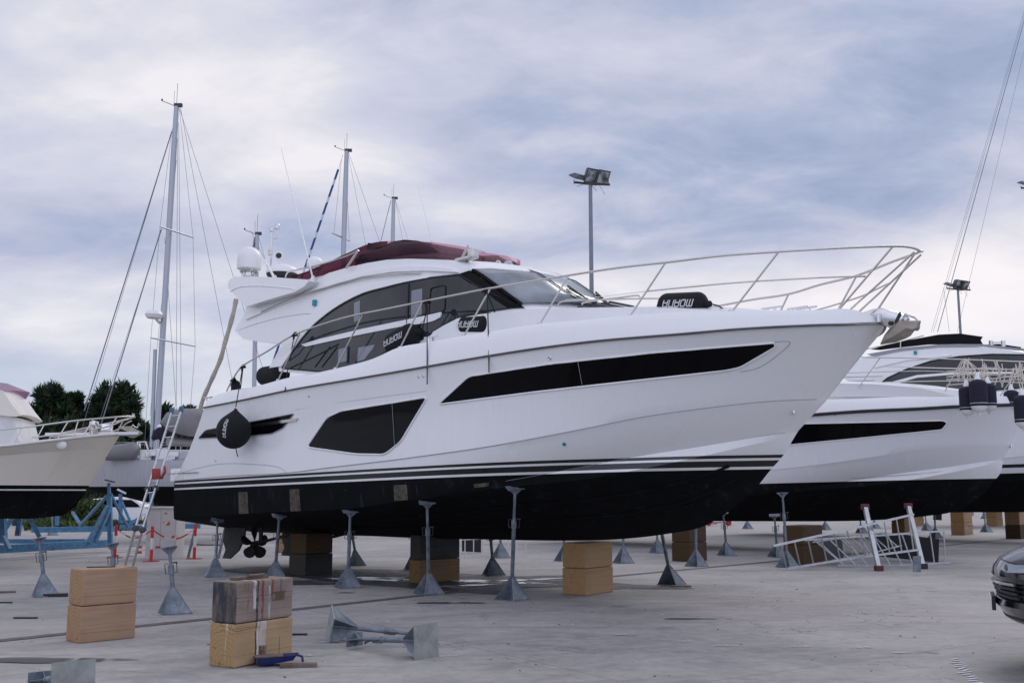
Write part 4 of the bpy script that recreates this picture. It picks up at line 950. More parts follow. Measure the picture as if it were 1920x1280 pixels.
def fender(p1, p2, rad, label, cat='fender', group='black fenders along the starboard side', ropes=(), ball=False, textat=0.0, tsize=.10, flip=1, seam=.5, sq=1.0):
    """p1,p2 local ends of the axis; printed side faces starboard"""
    p1, p2 = Vector(p1), Vector(p2); c = (p1+p2)/2; L = (p2-p1).length; X = (p2-p1).normalized()
    Nn = Vector((0, -1, 0)); Nn = (Nn-X*X.dot(Nn)).normalized(); Y = Nn.cross(X)
    root = empty('fender', FR.w(c), R(-45), label, cat, group)
    m3 = Matrix((Y, Nn, X)).transposed()            # lathe axis along X
    mm = M(); n_ = 14
    if ball: prof = [(rad*math.sin(a)*(1 if a < 2.2 else 1), -rad*1.02*math.cos(a)) for a in np.linspace(.02, 2.5, 14)]+[(rad*.40, rad*.98), (rad*.22, rad*1.12), (.03, rad*1.22), (.02, rad*1.32)]
    else:
        h = L/2; prof = [(.02, -h-.05), (.03, -h)]+[(rad*math.sin(a), -h+rad*.75*(1-math.cos(a))) for a in np.linspace(.25, 1.57, 6)]+[(rad*math.sin(a), h-rad*.75*(1-math.cos(a))) for a in np.linspace(1.57, .25, 6)]+[(.05, h), (.045, h+.07), (.02, h+.09)]
    mm.lathe(prof, (0, 0, 0), 24, m3, sx=sq); o = mm.build('fender_body', MT['fabric'], root, smooth=50)
    v, f = text_mesh('MOANA', tsize); tv = []
    for p in v:
        u = p.x*flip+textat*L; h_ = p.y*flip
        if ball:
            # run along the axis on the sphere, at an angle from the facing side
            al = u/rad; be = h_/rad-.50
            tv.append((X*math.sin(al)+ (Nn*math.cos(be)+Y*math.sin(be))*math.cos(al))*(rad*1.012))
        else:
            be = h_/rad; tv.append(X*u+(Nn*math.cos(be)+Y*math.sin(be))*(rad*1.015))
    tm = M(); tm.add(tv, f); tm.build('printed_name', MT['letter'], root)
    for rp in ropes:
        rm = M(); rm.tube([Vector(q)-c for q in rp], .010, 5); rm.build('rope', MT['rope'], root, smooth=60)
    return root
def L_(px, py, b): return FR.on(px, py, b)
# round fender at the quarter hanging against the hull
cc = FR.on(438, 808, 2.46); kt = L_(455, 687, b_rl)
up = Vector((.10, 0, 1)).normalized()
ft = cc+up*.46
lo_ = on_hull(450, 856)[0]+Vector((0, -.05, 0))
fender(cc-up*.3, cc+up*.3, .33, 'round black ball fender hanging against the hull by the stern', ball=True, ropes=[[ft, kt], [kt+Vector((.02, 0, 0)), lo_+Vector((.02, -.1, .3)), lo_]], tsize=.062, flip=-1, textat=.1)
fender(L_(490, 706, 1.72), L_(534, 700, 1.72), .19, 'black cylindrical fender lying on the side deck nearest the stern', ropes=[[L_(540, 692, 1.75), L_(546, 660, 1.9), L_(552, 628, 1.96)], [L_(540, 690, 1.9), L_(534, 735, 2.24)]], tsize=.001)
fender(L_(730, 651, 1.78), L_(782, 623, 1.78), .21, 'black fender tilted against the saloon glass on the side deck', ropes=[[L_(792, 618, 1.85), L_(798, 590, 1.9), L_(800, 564, 1.95)], [L_(801, 564, 1.98), L_(801, 640, 2.18), L_(801, 720, 2.24)]], tsize=.085, flip=-1, textat=-.02)
fender(L_(868, 611, 1.62), L_(930, 609, 1.62), .20, 'black fender lying beside the swoop of the coachroof', ropes=[[L_(936, 606, 1.65), L_(912, 545, 1.88)], [L_(914, 545, 1.92), L_(916, 640, 2.15), L_(917, 698, 2.22)]], tsize=.085, flip=-1, textat=-.08)
fender(L_(1238, 573, .95), L_(1324, 570, .95), .175, 'black fender lying on the foredeck in front of the pulpit rail', ropes=[[L_(1330, 569, .95), L_(1346, 573, .9), L_(1358, 580, .85)]], tsize=.088, flip=-1, textat=.05)
def knot(px, py, b, name='rope_knot', par=None, r=.04):
    c = FR.on(px, py, b); mm = M()
    for k in range(4): mm.tube([c+Vector((-.05+.03*k, -.035, -.04)), c+Vector((-.03+.02*k, .02, .045)), c+Vector((-.04+.03*k, .04, -.03))], .013, 5)
    mm.tube([c, c+Vector((.02, -.03, -.09))], .02, 5)
    mm.build(name, MT['rope'], YR, smooth=60)
for q in ((437, 711), (455, 687), (552, 627), (800, 565), (911, 543)): knot(*q, b_rl)
root = FR.on(442, 722, 1.9); mm = M(); mm.lathe([(.02, -.12), (.09, -.08), (.10, 0), (.06, .08), (.03, .1)], root, 12); mm.build('coiled_rope', MT['rope'], YR, smooth=60)
mm = M(); mm.tube([FR.on(437, 712, 1.97), FR.on(432, 742, 2.0)], .014, 5); mm.build('rope_tail', MT['rope'], YR)
# blue-white cockpit support rope and canvas-wrapped pole
# ================================================================== other boats
def at_z(px, py, z): return G(px, py, z)
def place(px, py, z, s, yl, deg, sc=1.0):               # frame whose local point (s, yl, z/sc) falls on that pixel
    P = at_z(px, py, z); q = Matrix.Rotation(R(deg), 3, 'Z') @ Vector((s*sc, yl*sc, 0)); f = Frame(P.x-q.x, P.y-q.y, deg)
    if sc != 1: f.M = f.M @ Matrix.Scale(sc, 4); f.I = f.M.inverted(); f.C = f.I @ CO
    return f
MT['hull2'] = striped('white hull of the second yacht', Z0+.02, SLP, (.76, .76, .79), [(0, 0.0), (.9, 0.0)])
F2 = place(1926, 757, 3.77, TIP.x, 0, -45)
Y2 = empty('motor_yacht', (F2.x, F2.y, 0), R(-45), 'white yacht with one long black hull window, behind the bow of the middle yacht', 'yacht', 'white yachts parked behind')
def plumb(p): return Vector((p.x+.50*max(0.0, 3.70-p.z)*min(1, max(0, (p.x+2)/5.5))**1.5, p.y, p.z))
hull2 = M(); hull2.v = [plumb(p) for p in hull_full.v]; hull2.f = hull_full.f; BV2 = BVHTree.FromPolygons([tuple(p) for p in hull2.v], hull2.f)
split(hull2, Z0+.02, SLP, False).build('hull', MT['hull2'], Y2, smooth=24, weld=True)
split(hull2, Z0+.02, SLP, True).build('hull_bottom', MT['foul'], Y2, smooth=24, weld=True)
rr_ = [R_rub2, R_sh, R_sh2, R_top, R_in, R_dk]; bw = M(); bw.grid(rr_); bw.grid([mir(r) for r in rr_]); bw.grid([cap[:4], mir(cap[:4])])
bw = M(); bw.grid(rr_); bw.grid([mir(r) for r in rr_]); bw.build('bulwark', MT['white2'], Y2, smooth=35, weld=True)
o = bpy.data.objects.new('deck', bpy.data.objects['deck'].data); COL.objects.link(o); o.parent = Y2
pth = [Vector((p.x, p.y-.012, p.z)) for p in R_rub]; mm = M(); mm.tube(pth, .045, 6); mm.tube(mir(pth), .045, 6); mm.build('rub_rail', MT['black'], Y2, smooth=60)
FR_, YR_ = FR, YR
FR, YR = F2, Y2
def on_hull(px, py):
    d = FR.ray(px, py).normalized(); h = BV2.ray_cast(FR.C, d)
    if not h[0]: h = BV2.find_nearest(FR.on(px, py, b_kn)); print('hull miss', px, py)
    return (h[0], h[1] if h[1].dot(d) < 0 else -h[1])
hull_panel([(1380, 843), (1440, 800), (1512, 794), (1768, 788), (1776, 792), (1766, 805), (1600, 822)], 'hull_window', MT['glass_black'], rnd=5, frame=(MT['white2'], .014))
fitting(1573, 773, .03, MT['chrome'], 'hull_fitting'); fitting(1899, 838, .05, MT['chrome'], 'towing_eye')
hull_line([(1440, 903), (1600, 896), (1760, 884), (1880, 862)], .006, MT['line'], 'moulding_line', port=False)
def b_rl2(s, z=0): return b_rl(s)
for Lp, r0 in (([(1560, 668), (1640, 670), (1756, 672), (1920, 678), (1990, 681)], .016), ([(1560, 700), (1650, 697), (1760, 696), (1920, 707), (1990, 710)], .012)):
    P = catmull([FR.on(x, y, 1.55 if x < 1800 else (1.2 if x < 1950 else .6)) for x, y in Lp], 4)
    for fl in (0, 1): mm = M(); mm.tube(mir(P) if fl else P, r0, 6); mm.build('guard_rail', MT['rail'], YR, smooth=60)
for a, c in (((1650, 671), (1609, 727)), ((1805, 673), (1772, 733)), ((1918, 682), (1875, 742))):
    mm = M(); mm.tube([FR.on(*a, 1.45), FR.on(*c, 1.6)], .014, 6); mm.build('stanchion', MT['rail'], YR)
co2 = [(1500, 722), (1560, 718), (1640, 720), (1720, 726), (1800, 732), (1800, 745), (1500, 742)]
shell(co2, lambda s, z: max(.1, b_sheer(s)-.5), 'coachroof', MT['white2'], None, [.08, .14, .14, .12, .05, 0, 0], 8, .4)
# fenders on the second yacht's rail
def navy_fender(px, py, y_, L, rad, label, top_px):
    T_ = AT(px, py, y_); root = empty('fender', T_, 0, label, 'fender', 'navy fenders tied to the second yacht')
    prof = [(.02, -L-.02)]+[(rad*math.sin(a), -L+rad*(1-math.cos(a))) for a in np.linspace(.2, 1.57, 7)]+[(rad, -.1)]+[(rad*math.sin(a), -.0-rad*.7*(1-math.sin(a))*0-rad*(0)+rad*.6*math.cos(a)-.05) for a in np.linspace(1.57, .2, 7)]
    mm = M(); mm.lathe([p for p in prof if p[1] > -L*.82], (0, 0, 0), 20); mm.build('fender_body', MT['navyfab'], root, smooth=50)
    mm = M(); mm.lathe([(.02, -L-.06), (.04, -L-.02)]+[(rad*1.01*math.sin(a), -L+rad*1.2*(1-math.cos(a))) for a in np.linspace(.3, 1.5, 7)], (0, 0, 0), 20); mm.build('fender_end', MT['plastic_w'], root, smooth=50)
    mm = M(); mm.lathe([(.07, rad*.55-.05), (.04, rad*.55+.06), (.02, rad*.55+.1)], (0, 0, 0), 10); mm.build('fender_cap', MT['plastic_w'], root, smooth=50)
    q = AT(*top_px, y_+.1)-T_
    for dx in (-.04, .04): mm = M(); mm.tube([Vector((0, 0, rad*.5)), Vector((dx, 0, rad*.5)).lerp(q, .5)+Vector((dx, 0, 0)), q], .012, 5); mm.build('rope', MT['wrope'], root, smooth=60)
navy_fender(1812, 728, 23.2, .62, .17, 'navy fender with white tip, left of the three hanging together', (1811, 673))
navy_fender(1852, 722, 23.4, .60, .17, 'navy fender with white tip, right of the three hanging together', (1811, 673))
navy_fender(1833, 716, 22.9, .68, .19, 'fattest navy fender, in front of the two others at the rail', (1811, 673))
navy_fender(1916, 745, 22.6, .68, .18, 'navy fender with white tip cut by the right edge of the photo', (1912, 678))
navy_fender(1896, 735, 25.4, .45, .18, 'navy fender half hidden behind the deck at the bow', (1900, 690))
mm = M()
nr = random.Random(4)
root = empty('rope_bundle', AT(1860, 700, 24), 0, 'tangle of white mooring ropes hitched over the rails of the second yacht', 'rope')
o0 = AT(1860, 700, 24)
for k in range(34):
    x = nr.choice([1812, 1812, 1845, 1868, 1882, 1905, 1912])+nr.uniform(-6, 6); y0 = 673+nr.uniform(-2, 22); l_ = nr.uniform(14, 42)
    a = AT(x, y0, 24)-o0; c = AT(x+nr.uniform(-16, 16), y0+l_, 23.9)-o0; mm.tube([a, a.lerp(c, .5)+Vector((nr.uniform(-.05, .05), 0, -.03)), c], .011, 5)
for yy_ in (694, 705, 713, 719):
    mm.tube(catmull([AT(x, yy_-(x-1780)*.05*nr.uniform(.4, 1.3)+nr.uniform(-3, 3), 24.4)-o0 for x in (1775, 1810, 1850, 1890, 1935)], 4), .016, 5)
mm.build('ropes', MT['wrope'], root, smooth=60)

# ---- third yacht, farther back
F3 = place(1842, 640, 6.8, -1.83, 0, -45, 1.2)
Y3 = empty('motor_yacht', (F3.x, F3.y, 0), R(-45), 'farthest white yacht, with black flybridge screen and dark arched saloon glass', 'yacht', 'white yachts parked behind'); Y3.scale = (1.2, 1.2, 1.2)
MT['hull3'] = striped('white hull of the third yacht', Z0, SLP, (.76, .76, .78), [(0, 0.0), (.14, 1.0), (.23, 0.0)])
for src, mt in ((split(hull_full, Z0, SLP, False), 'hull3'), (split(hull_full, Z0, SLP, True), 'foul')): src.build('hull' if mt == 'hull3' else 'hull_bottom', MT[mt], Y3, smooth=24, weld=True)
bw = M(); bw.grid(rr_); bw.grid([mir(r) for r in rr_]); bw.build('bulwark', MT['white2'], Y3, smooth=35, weld=True)
o = bpy.data.objects.new('deck', bpy.data.objects['deck'].data); COL.objects.link(o); o.parent = Y3
FR, YR = F3, Y3
b3 = lambda s, z: 1.86-.11*(z-3.7)-.02*max(0, s+1.5)**2
o3 = [(1590, 745), (1620, 716), (1590, 714), (1566, 704), (1575, 690), (1600, 676), (1640, 664), (1700, 655), (1760, 650), (1810, 649), (1870, 654), (1920, 660), (1985, 680), (2040, 712), (2040, 745)]
shell(o3, b3, 'superstructure', MT['white2'], [0]*10+[.3, .7, 1.1, 1.3, 1.3], [0, .02, .02, .05, .08, .08, .08, .08, .1, .1, .1, .1, .06, 0, 0], 10, .35)
g3 = side_panel([(1640, 728), (1665, 708), (1700, 692), (1745, 677), (1800, 668), (1860, 664), (1925, 665), (1990, 684), (2020, 712), (1960, 722), (1850, 732), (1750, 738), (1650, 738)], 'saloon_window', MT['glass'], b=b3, off=.012, frame=(MT['black'], .02))
side_panel([(1650, 722), (1720, 703), (1800, 697), (1900, 697), (1900, 700), (1800, 701), (1720, 708), (1655, 727)], 'window_mullion', MT['white2'], b=b3, off=.03, port=False)
side_panel([(1632, 655), (1660, 647), (1700, 638), (1760, 627), (1800, 625), (1842, 631), (1838, 637), (1842, 645), (1800, 645), (1740, 646), (1690, 651), (1650, 656)], 'flybridge_screen', MT['glass_black'], b=lambda s, z: 1.5-.05*(z-5), off=.0, thick=.04)
side_panel([(1625, 664), (1690, 652), (1760, 646), (1842, 645), (1925, 654), (1925, 659), (1842, 650), (1760, 651), (1690, 658), (1640, 668)], 'dark_roof_stripe', MT['line'], b=b3, off=.02)
side_panel([(1640, 690), (1700, 676), (1780, 668), (1784, 665), (1700, 672), (1640, 685)], 'side_moulding', MT['white2'], b=b3, off=.03, port=False)
mm = M(); mm.box(FR.on(1717, 661, b3)+Vector((0, -.03, 0)), (.08, .06, .1)); mm.build('navigation_light', MT['teal'], YR, bevel=.01)
mm = M(); mm.tube([FR.on(1600, 660, 1.5), FR.on(1690, 640, 1.5), FR.on(1732, 629, 1.5)], .016, 6); mm.tube([FR.on(1689, 641, 1.5), FR.on(1688, 659, 1.6)], .02, 6); mm.build('flybridge_rail', MT['rail'], YR)
mm = M(); mm.tube([FR.on(1858, 642, 1.0), FR.on(1881, 642, 1.0)], .02, 6); mm.lathe([(.06, -.1), (.06, .05)], FR.on(1858, 642, 1.0), 10); mm.lathe([(.06, -.1), (.06, .05)], FR.on(1881, 642, 1.0), 10); mm.build('horn_bar', MT['steel'], YR, smooth=50)
for a, c in (((1575, 707), (1655, 705)), ((1575, 716), (1640, 713))):
    mm = M(); mm.tube([FR.on(*a, 2.0), FR.on(*c, 2.0)], .014, 5); mm.build('cockpit_rail', MT['rail'], YR)
FR, YR = FR_, YR_

# ---- cream trawler on the left
F4 = place(228, 812, 3.0, 0, 0, 12)
Y4 = empty('trawler_yacht', (F4.x, F4.y, 0), R(12), 'cream trawler yacht with wrapped wheelhouse on blue cradle stands at the left edge', 'boat')
FR, YR = F4, Y4
def rows_hull(spec, n=60):
    """spec: list of (pixels, b function, end point)"""
    out_ = []
    for px, b, end in spec:
        r_ = row(px, b, end); s0 = -9.5; ss = s0+(end.x-s0)*tt; zs = herm(r_[0], r_[1], ss) if len(r_[0]) > 1 else None
        zs = np.interp(ss, sorted(r_[0]), [z for _, z in sorted(zip(*r_))])
        out_.append([Vector((s, -max(0, b(s)), z)) for s, z in zip(ss, zs)])
    return out_
b4 = lambda e, b0, p=2.2, q=.8: (lambda s, z=0: b0*max(0.0, 1-max(0.0, (s+6)/(e+6))**p)**q if s < e else 0.0)
E = {k: FR.on(*v, 0.0) for k, v in dict(k=(118, 966), w2=(163, 918), w=(170, 906), kn=(208, 842), sh=(227, 813)).items()}
sp4 = [([(-300, 985), (0, 972), (60, 972)], b4(E['k'].x, .03), E['k']),
       ([(-300, 962), (0, 952), (80, 945)], b4(E['k'].x+.35, 1.25), FR.on(140, 948, 0.0)),
       ([(-300, 925), (0, 917)], b4(E['w2'].x, 1.75), E['w2']),
       ([(-300, 920), (0, 911)], b4(E['w'].x, 1.8), E['w']),
       ([(-300, 880), (0, 854), (100, 846)], b4(E['kn'].x, 1.95, 2.4, .75), E['kn']),
       ([(-300, 878), (0, 852), (100, 844)], b4(E['kn'].x+.02, 2.0, 2.4, .75), E['kn']+Vector((.02, 0, .03))),
       ([(-300, 862), (0, 836), (120, 822)], b4(E['sh'].x, 2.1, 2.8, .7), E['sh'])]
H4 = rows_hull(sp4); mm = M(); mm.grid(H4); mm.grid([mir(r) for r in H4]); mm.grid([[r[0] for r in H4], mir([r[0] for r in H4])])
z4 = FR.on(100, 909, 1.6)
MT['hull4'] = striped('cream trawler topsides', z4.z, .0, (.68, .64, .56), [(0, 0.0), (.9, 0.0)])
MT['foul4'] = striped('trawler bottom', z4.z-.20, .0, (.012, .012, .013), [(0, 0.0), (.9, 0.0)])
split(mm, z4.z, 0, False).build('hull', MT['cream'], YR, smooth=25, weld=True)
split(mm, z4.z, 0, True).build('hull_bottom', MT['foul'], YR, smooth=25, weld=True)
mm = M(); P = [Vector((p.x, p.y-.005, z4.z-.10)) for p in H4[2] if p.x < E['w2'].x-.0]; mm.tube(P, .015, 4); mm.build('boot_stripe', MT['white'], YR)
dk4 = [Vector((p.x, p.y*.97, p.z-.04)) for p in H4[-1]]; mm = M(); mm.grid([dk4, mir(dk4)]); mm.build('deck', MT['cream'], YR)
mm = M(); mm.tube(H4[-1], .03, 6); mm.tube(mir(H4[-1]), .03, 6); mm.build('toe_rail', MT['plastic_w'], YR, smooth=60)
c = FR.on(116, 834, b4(E['sh'].x, 2.05, 2.6, .72)); mm = M(); mm.lathe([(.08, 0), (.09, .02), (.05, .05), (.01, .055)], c+Vector((0, -.02, 0)), 16, Matrix.Rotation(R(90), 3, 'X'), sx=1.2); mm.build('porthole', MT['plastic_w'], YR, smooth=50)
# pulpit platform, rails, anchor
mm = M(); a = FR.on(190, 815, .25); q = [FR.on(150, 820, .3), FR.on(245, 809, .3), FR.on(250, 811, .2)]; mm.prism([Vector((a.x-1.2, -.35, a.z-.04)), Vector((a.x+.8, -.18, a.z+.02)), Vector((a.x+.8, .18, a.z+.02)), Vector((a.x-1.2, .35, a.z-.04))], (0, 0, .07)); mm.build('bow_platform', MT['plastic_w'], YR, bevel=.01)
bb = lambda s, z=0: max(.12, b4(E['sh'].x+.3, 2.0, 2.8, .7)(s)*.95)
rt4 = [(-40, 815), (0, 806), (60, 799), (145, 788), (200, 783), (225, 781), (250, 780)]
P = catmull([FR.on(x, y, bb) for x, y in rt4], 4)
for fl in (0, 1): mm = M(); mm.tube(mir(P) if fl else P, .02, 6); mm.build('guard_rail', MT['rail'], YR, smooth=60)
P = catmull([FR.on(x, y, bb) for x, y in [(60, 820), (130, 811), (200, 800), (228, 789), (240, 786)]], 4)
for fl in (0, 1): mm = M(); mm.tube(mir(P) if fl else P, .016, 6); mm.build('middle_rail', MT['rail'], YR, smooth=60)
for a, c in (((40, 801), (26, 832)), ((82, 797), (67, 826)), ((127, 791), (109, 821)), ((147, 788), (138, 818)), ((176, 785), (157, 816)), ((219, 782), (205, 803)), ((249, 779), (249, 774))):
    for sg in (0, 1):
        mm = M(); q = [FR.on(*a, bb), FR.on(*c, bb)]; mm.tube(mir(q) if sg else q, .014, 6); mm.build('stanchion', MT['rail'], YR)
mm = M(); c = FR.on(176, 800, .3); mm.lathe([(.09, -.3), (.09, -.05), (.12, 0), (.10, .12), (.03, .14)], c, 14); mm.build('spotlight', MT['chrome'], YR, smooth=50)
mm = M(); c = FR.on(200, 804, .1); mm.box(c, (.25, .2, .22)); mm.lathe([(.1, -.12), (.12, .1)], c+Vector((-.25, 0, 0)), 12); mm.build('windlass', MT['chrome'], YR, bevel=.02, smooth=40)
mm = M(); q = [(222, 800), (245, 799), (262, 808), (268, 812), (250, 821), (238, 818), (248, 812), (232, 806)]; mm.prism([Vector((FR.on(x, y, 0.0).x, -.1, FR.on(x, y, 0.0).z)) for x, y in q], (0, .2, 0)); mm.build('anchor', MT['anchor'], YR, bevel=.01)
mm = M(); mm.tube(catmull([FR.on(x, y, .1) for x, y in [(247, 803), (249, 796), (252, 799), (258, 801), (260, 793), (262, 798)]], 3), .012, 5); mm.build('anchor_shackle', MT['chrome'], YR)
# wheelhouse and flybridge
bw4 = lambda s, z: 1.0-.04*(z-3)
shell([(-300, 690), (-40, 731), (4, 731), (24, 760), (38, 778), (30, 781), (16, 780), (-34, 774), (-300, 775)], lambda s, z: 1.1-.05*(z-3), 'flybridge', MT['cream'], [0, 0, 0, 0, 0, 0, 0, 0, 0], .06, 8, .5)
MT['wrap'] = simple('white plastic wrap', (.66, .66, .68), .35, amt=.12, scale=3, bump=.9, bscale=4)
shell([(-300, 775), (-30, 774), (10, 779), (26, 782), (30, 800), (36, 828), (0, 836), (-30, 841), (-300, 868)], bw4, 'wheelhouse', MT['wrap'], [0]*9, .02, 8, .3)
P = [FR.on(x, y, 1.0) for x, y in [(-90, 728), (-40, 731), (-10, 732), (8, 733)]]; T2 = [FR.on(x, y, 1.05) for x, y in [(-90, 712), (-40, 714), (-8, 716), (14, 719)]]
mm = M(); full4 = P+mir(P)[::-1]; ft4 = T2+mir(T2)[::-1]; mm.grid([full4, ft4]); o = mm.build('flybridge_screen', tint('pale plum acrylic', (.72, .60, .68)), YR, smooth=30); o.modifiers.new('t', 'SOLIDIFY').thickness = .012
FR, YR = FR_, YR_

# ---- sailing boats
def sailboat(px_bow, px_stern, y_top, y_wl, y_keel, dist, label, hullmat, masts, extra=None, deg=0.0, bow_right=True):
    zt = AT(960, y_top, dist).z; zw = AT(960, y_wl, dist).z; zk = max(.25, AT(960, y_keel, dist).z)
    xb = AT(px_bow, y_top, dist).x; xs = AT(px_stern, y_top, dist).x; L = abs(xb-xs); cx = (xb+xs)/2; sgn = 1 if xb > xs else -1
    root = empty('sailing_boat', (cx, dist, 0), 0.0 if sgn > 0 else math.pi, label, 'sailboat', 'sailing boats behind the yachts')
    ss = np.linspace(-L/2, L/2, 40); bm_ = L*.135
    def r_(z, b0, e0, e1, rise=0): 
        q = []
        for k, s in enumerate(np.linspace(-L/2+e0, L/2-e1, 40)):
            u = k/39; q.append(Vector((s, -b0*bm_*max(0.0, math.sin(math.pi*(.18+.82*u)))**.7, z+rise*(abs(2*u-1)**2))))
        q[-1].y = 0; return q
    rows_ = [r_(zk, .02, L*.12, L*.22, (zw-zk)*.7), r_(zk+(zw-zk)*.45, .62, L*.06, L*.14, (zw-zk)*.3), r_(zw, .95, L*.03, L*.085), r_(zw+.02, .96, L*.03, L*.084), r_((zw+zt)/2, 1.0, L*.01, L*.04, .03), r_(zt, 1.0, 0, 0, .12)]
    for rs, mt, nm in ((rows_[:3], 'foul', 'hull_bottom'), (rows_[2:], hullmat, 'hull')):
        mm = M(); mm.grid(rs); mm.grid([mir(r) for r in rs]); mm.grid([[r[0] for r in rs], mir([r[0] for r in rs])]); mm.build(nm, MT[mt], root, smooth=40, weld=True)
    dkk = [p+Vector((0, 0, -.03)) for p in rows_[-1]]; mm = M(); mm.grid([dkk, mir(dkk)]); mm.build('deck', MT['greyhull' if hullmat == 'greyhull' else 'white2'], root)
    # low coachroof
    mm = M(); mm.prism([Vector((-L*.25, -bm_*.5, zt)), Vector((L*.18, -bm_*.4, zt)), Vector((L*.22, 0, zt)), Vector((L*.18, bm_*.4, zt)), Vector((-L*.25, bm_*.5, zt))], (0, 0, .38)); mm.build('coachroof', MT['greyhull' if hullmat == 'greyhull' else 'white2'], root, bevel=.08)
    st_ = M()
    for k in range(2, 38, 4):
        for sg in (0, 1):
            p = rows_[-1][k]; p = mir([p])[0] if sg else p; st_.tube([p, p+Vector((0, 0, .6))], .012, 5)
    for h_ in (.32, .6):
        for sg in (0, 1): q = [p+Vector((0, 0, h_)) for p in rows_[-1][2:38]]; st_.tube(mir(q) if sg else q, .006, 4)
    st_.build('lifelines', MT['rail'], root)
    I = root.matrix_basis.inverted() if False else Matrix.Translation((cx, dist, 0)) @ Matrix.Rotation(0.0 if sgn > 0 else math.pi, 4, 'Z'); I = I.inverted()
    def LP(px, py, dy=0.0): return I @ AT(px, py, dist+dy)
    for mk in masts:
        (bx, by), (tx, ty), wpx = mk['m']; w_ = wpx*dist/F0
        A_, B_ = LP(bx, by), LP(tx, ty); mo = M(); mo.tube([A_, A_.lerp(B_, .85), B_], [w_/2, w_/2, w_*.42], 10)
        mo_ = mo.build('mast', MT['mast'], root, smooth=60)
        hd = M(); hd.box(B_+Vector((sgn*w_*.3, 0, .05)), (w_*1.4, w_*.6, .12)); hd.tube([B_+Vector((0, 0, .1)), B_+Vector((0, 0, .9))], .008, 4); hd.tube([B_+Vector((.1, 0, .1)), B_+Vector((.1, 0, .6))], .006, 4)
        hd.tube([B_, B_+Vector((-sgn*.55, 0, .22))], .012, 4); hd.box(B_+Vector((-sgn*.55, 0, .26)), (.06, .02, .07)); hd.build('masthead_fitting', MT['darksteel'], mo_)
        for (a, c) in mk.get('spreaders', []):
            sp_ = M(); sp_.tube([LP(*a, -.9), LP(*c, .9)], .03, 6); sp_.build('spreader', MT['mast'], mo_)
        for a, c, r0, m_ in mk.get('stays', []):
            s_ = M(); s_.tube([LP(*a), LP(*c)], r0, 5); s_.build('stay', MT[m_], root, smooth=60)
        if mk.get('slots'):
            sl = M(); n_ = mk['slots']
            for k in range(n_): p = A_.lerp(B_, (k+.6)/n_); sl.box(p+Vector((.02, -w_/2, 0)), (.05, .03, .18))
            sl.build('mast_cleats', MT['darksteel'], mo_)
    if extra: extra(root, LP, zt)
    return root
m, t, b = mat('mast aluminium', (.40, .43, .48), .45, .4); MT['mast'] = m
MT['wire'] = mat('rigging wire', (.20, .21, .24), .5, .3)[0]
MT['sail'] = simple('furled sail', (.42, .43, .46), .8, amt=.15, stretch=(1, 1, 8))
m, t, b = mat('blue and white striped sleeve', (.02, .06, .25), .7); oc = t.new('ShaderNodeTexCoord').outputs['Object']
x, y, z = t.sep(oc); wv = t.math('SINE', t.math('ADD', t.math('MULTIPLY', z, 9.0), t.math('MULTIPLY', x, 5.0)))
t.setin(b, 'Base Color', t.mix(t.math('GREATER_THAN', wv, .55), (.02, .07, .24), (.6, .62, .66))); MT['stripe'] = m
def ex1(root, LP, zt):
    mm = M(); mm.tube([LP(284, 838), LP(291, 655)], .07, 8); mm.build('furling_spar', MT['mast'], root, smooth=60)
    mm = M(); mm.tube([LP(296, 800), LP(326, 800)], .11, 8); mm.build('boom', MT['plastic_w'], root, smooth=60)
    mm = M(); mm.tube([LP(306, 801), LP(298, 812), LP(288, 824)], [.12, .22, .12], 8); mm.build('folded_sail', MT['navyfab'], root, smooth=60)
    for q in ([(256, 858), (258, 828), (273, 828), (280, 850)], [(262, 858), (262, 830)]): mm = M(); mm.tube([LP(*p) for p in q], .03, 6); mm.build('mast_guard', MT['plastic_w'], root)
    mm = M(); mm.lathe([(.25, -.12), (.32, 0), (.25, .12)], LP(289, 590, -.4), 16); mm.tube([LP(289, 594, -.4), LP(299, 605)], .05, 6); mm.build('radar_dome', MT['plastic_w'], root, smooth=50)
    mm = M(); mm.tube([LP(200, 850, -1), LP(250, 845, -1), LP(258, 848, -1)], [.25, .32, .2], 10); mm.build('rolled_dinghy', MT['greycanvas'], root, smooth=60)
    r_ = random.Random(3); mm = M()
    for k in range(26): mm.box(LP(262+r_.random()*62, 846+r_.random()*12, -.6), (.1+.3*r_.random(), .2, .08+.15*r_.random()), rz=r_.random())
    mm.build('deck_gear', MT['plastic_w'], root, bevel=.02)
sailboat(118, 560, 864, 912, 950, 37, 'grey sailing boat with the tallest mast, left of the big yacht', 'greyhull',
 [dict(m=((292, 845), (331, 200), 11), slots=14, spreaders=[((300, 425), (362, 445)), ((283, 633), (366, 649))],
   stays=[((322, 247), (158, 770), .022, 'wire'), ((324, 240), (150, 815), .008, 'wire'), ((302, 430), (188, 800), .022, 'wire'), ((305, 425), (176, 820), .008, 'wire'),
          ((336, 200), (362, 445), .007, 'wire'), ((362, 445), (366, 649), .007, 'wire'), ((366, 649), (350, 855), .007, 'wire'), ((338, 200), (452, 800), .008, 'wire'), ((337, 205), (560, 900), .008, 'wire'),
          ((333, 260), (330, 855), .008, 'wire'), ((335, 230), (341, 855), .008, 'wire'), ((322, 247), (300, 425), .007, 'wire'), ((300, 425), (283, 633), .007, 'wire'), ((283, 633), (270, 850), .007, 'wire'), ((309, 445), (330, 760), .008, 'wire'), ((331, 300), (281, 780), .006, 'wire')])], ex1, bow_right=False)
def ex2(root, LP, zt): pass
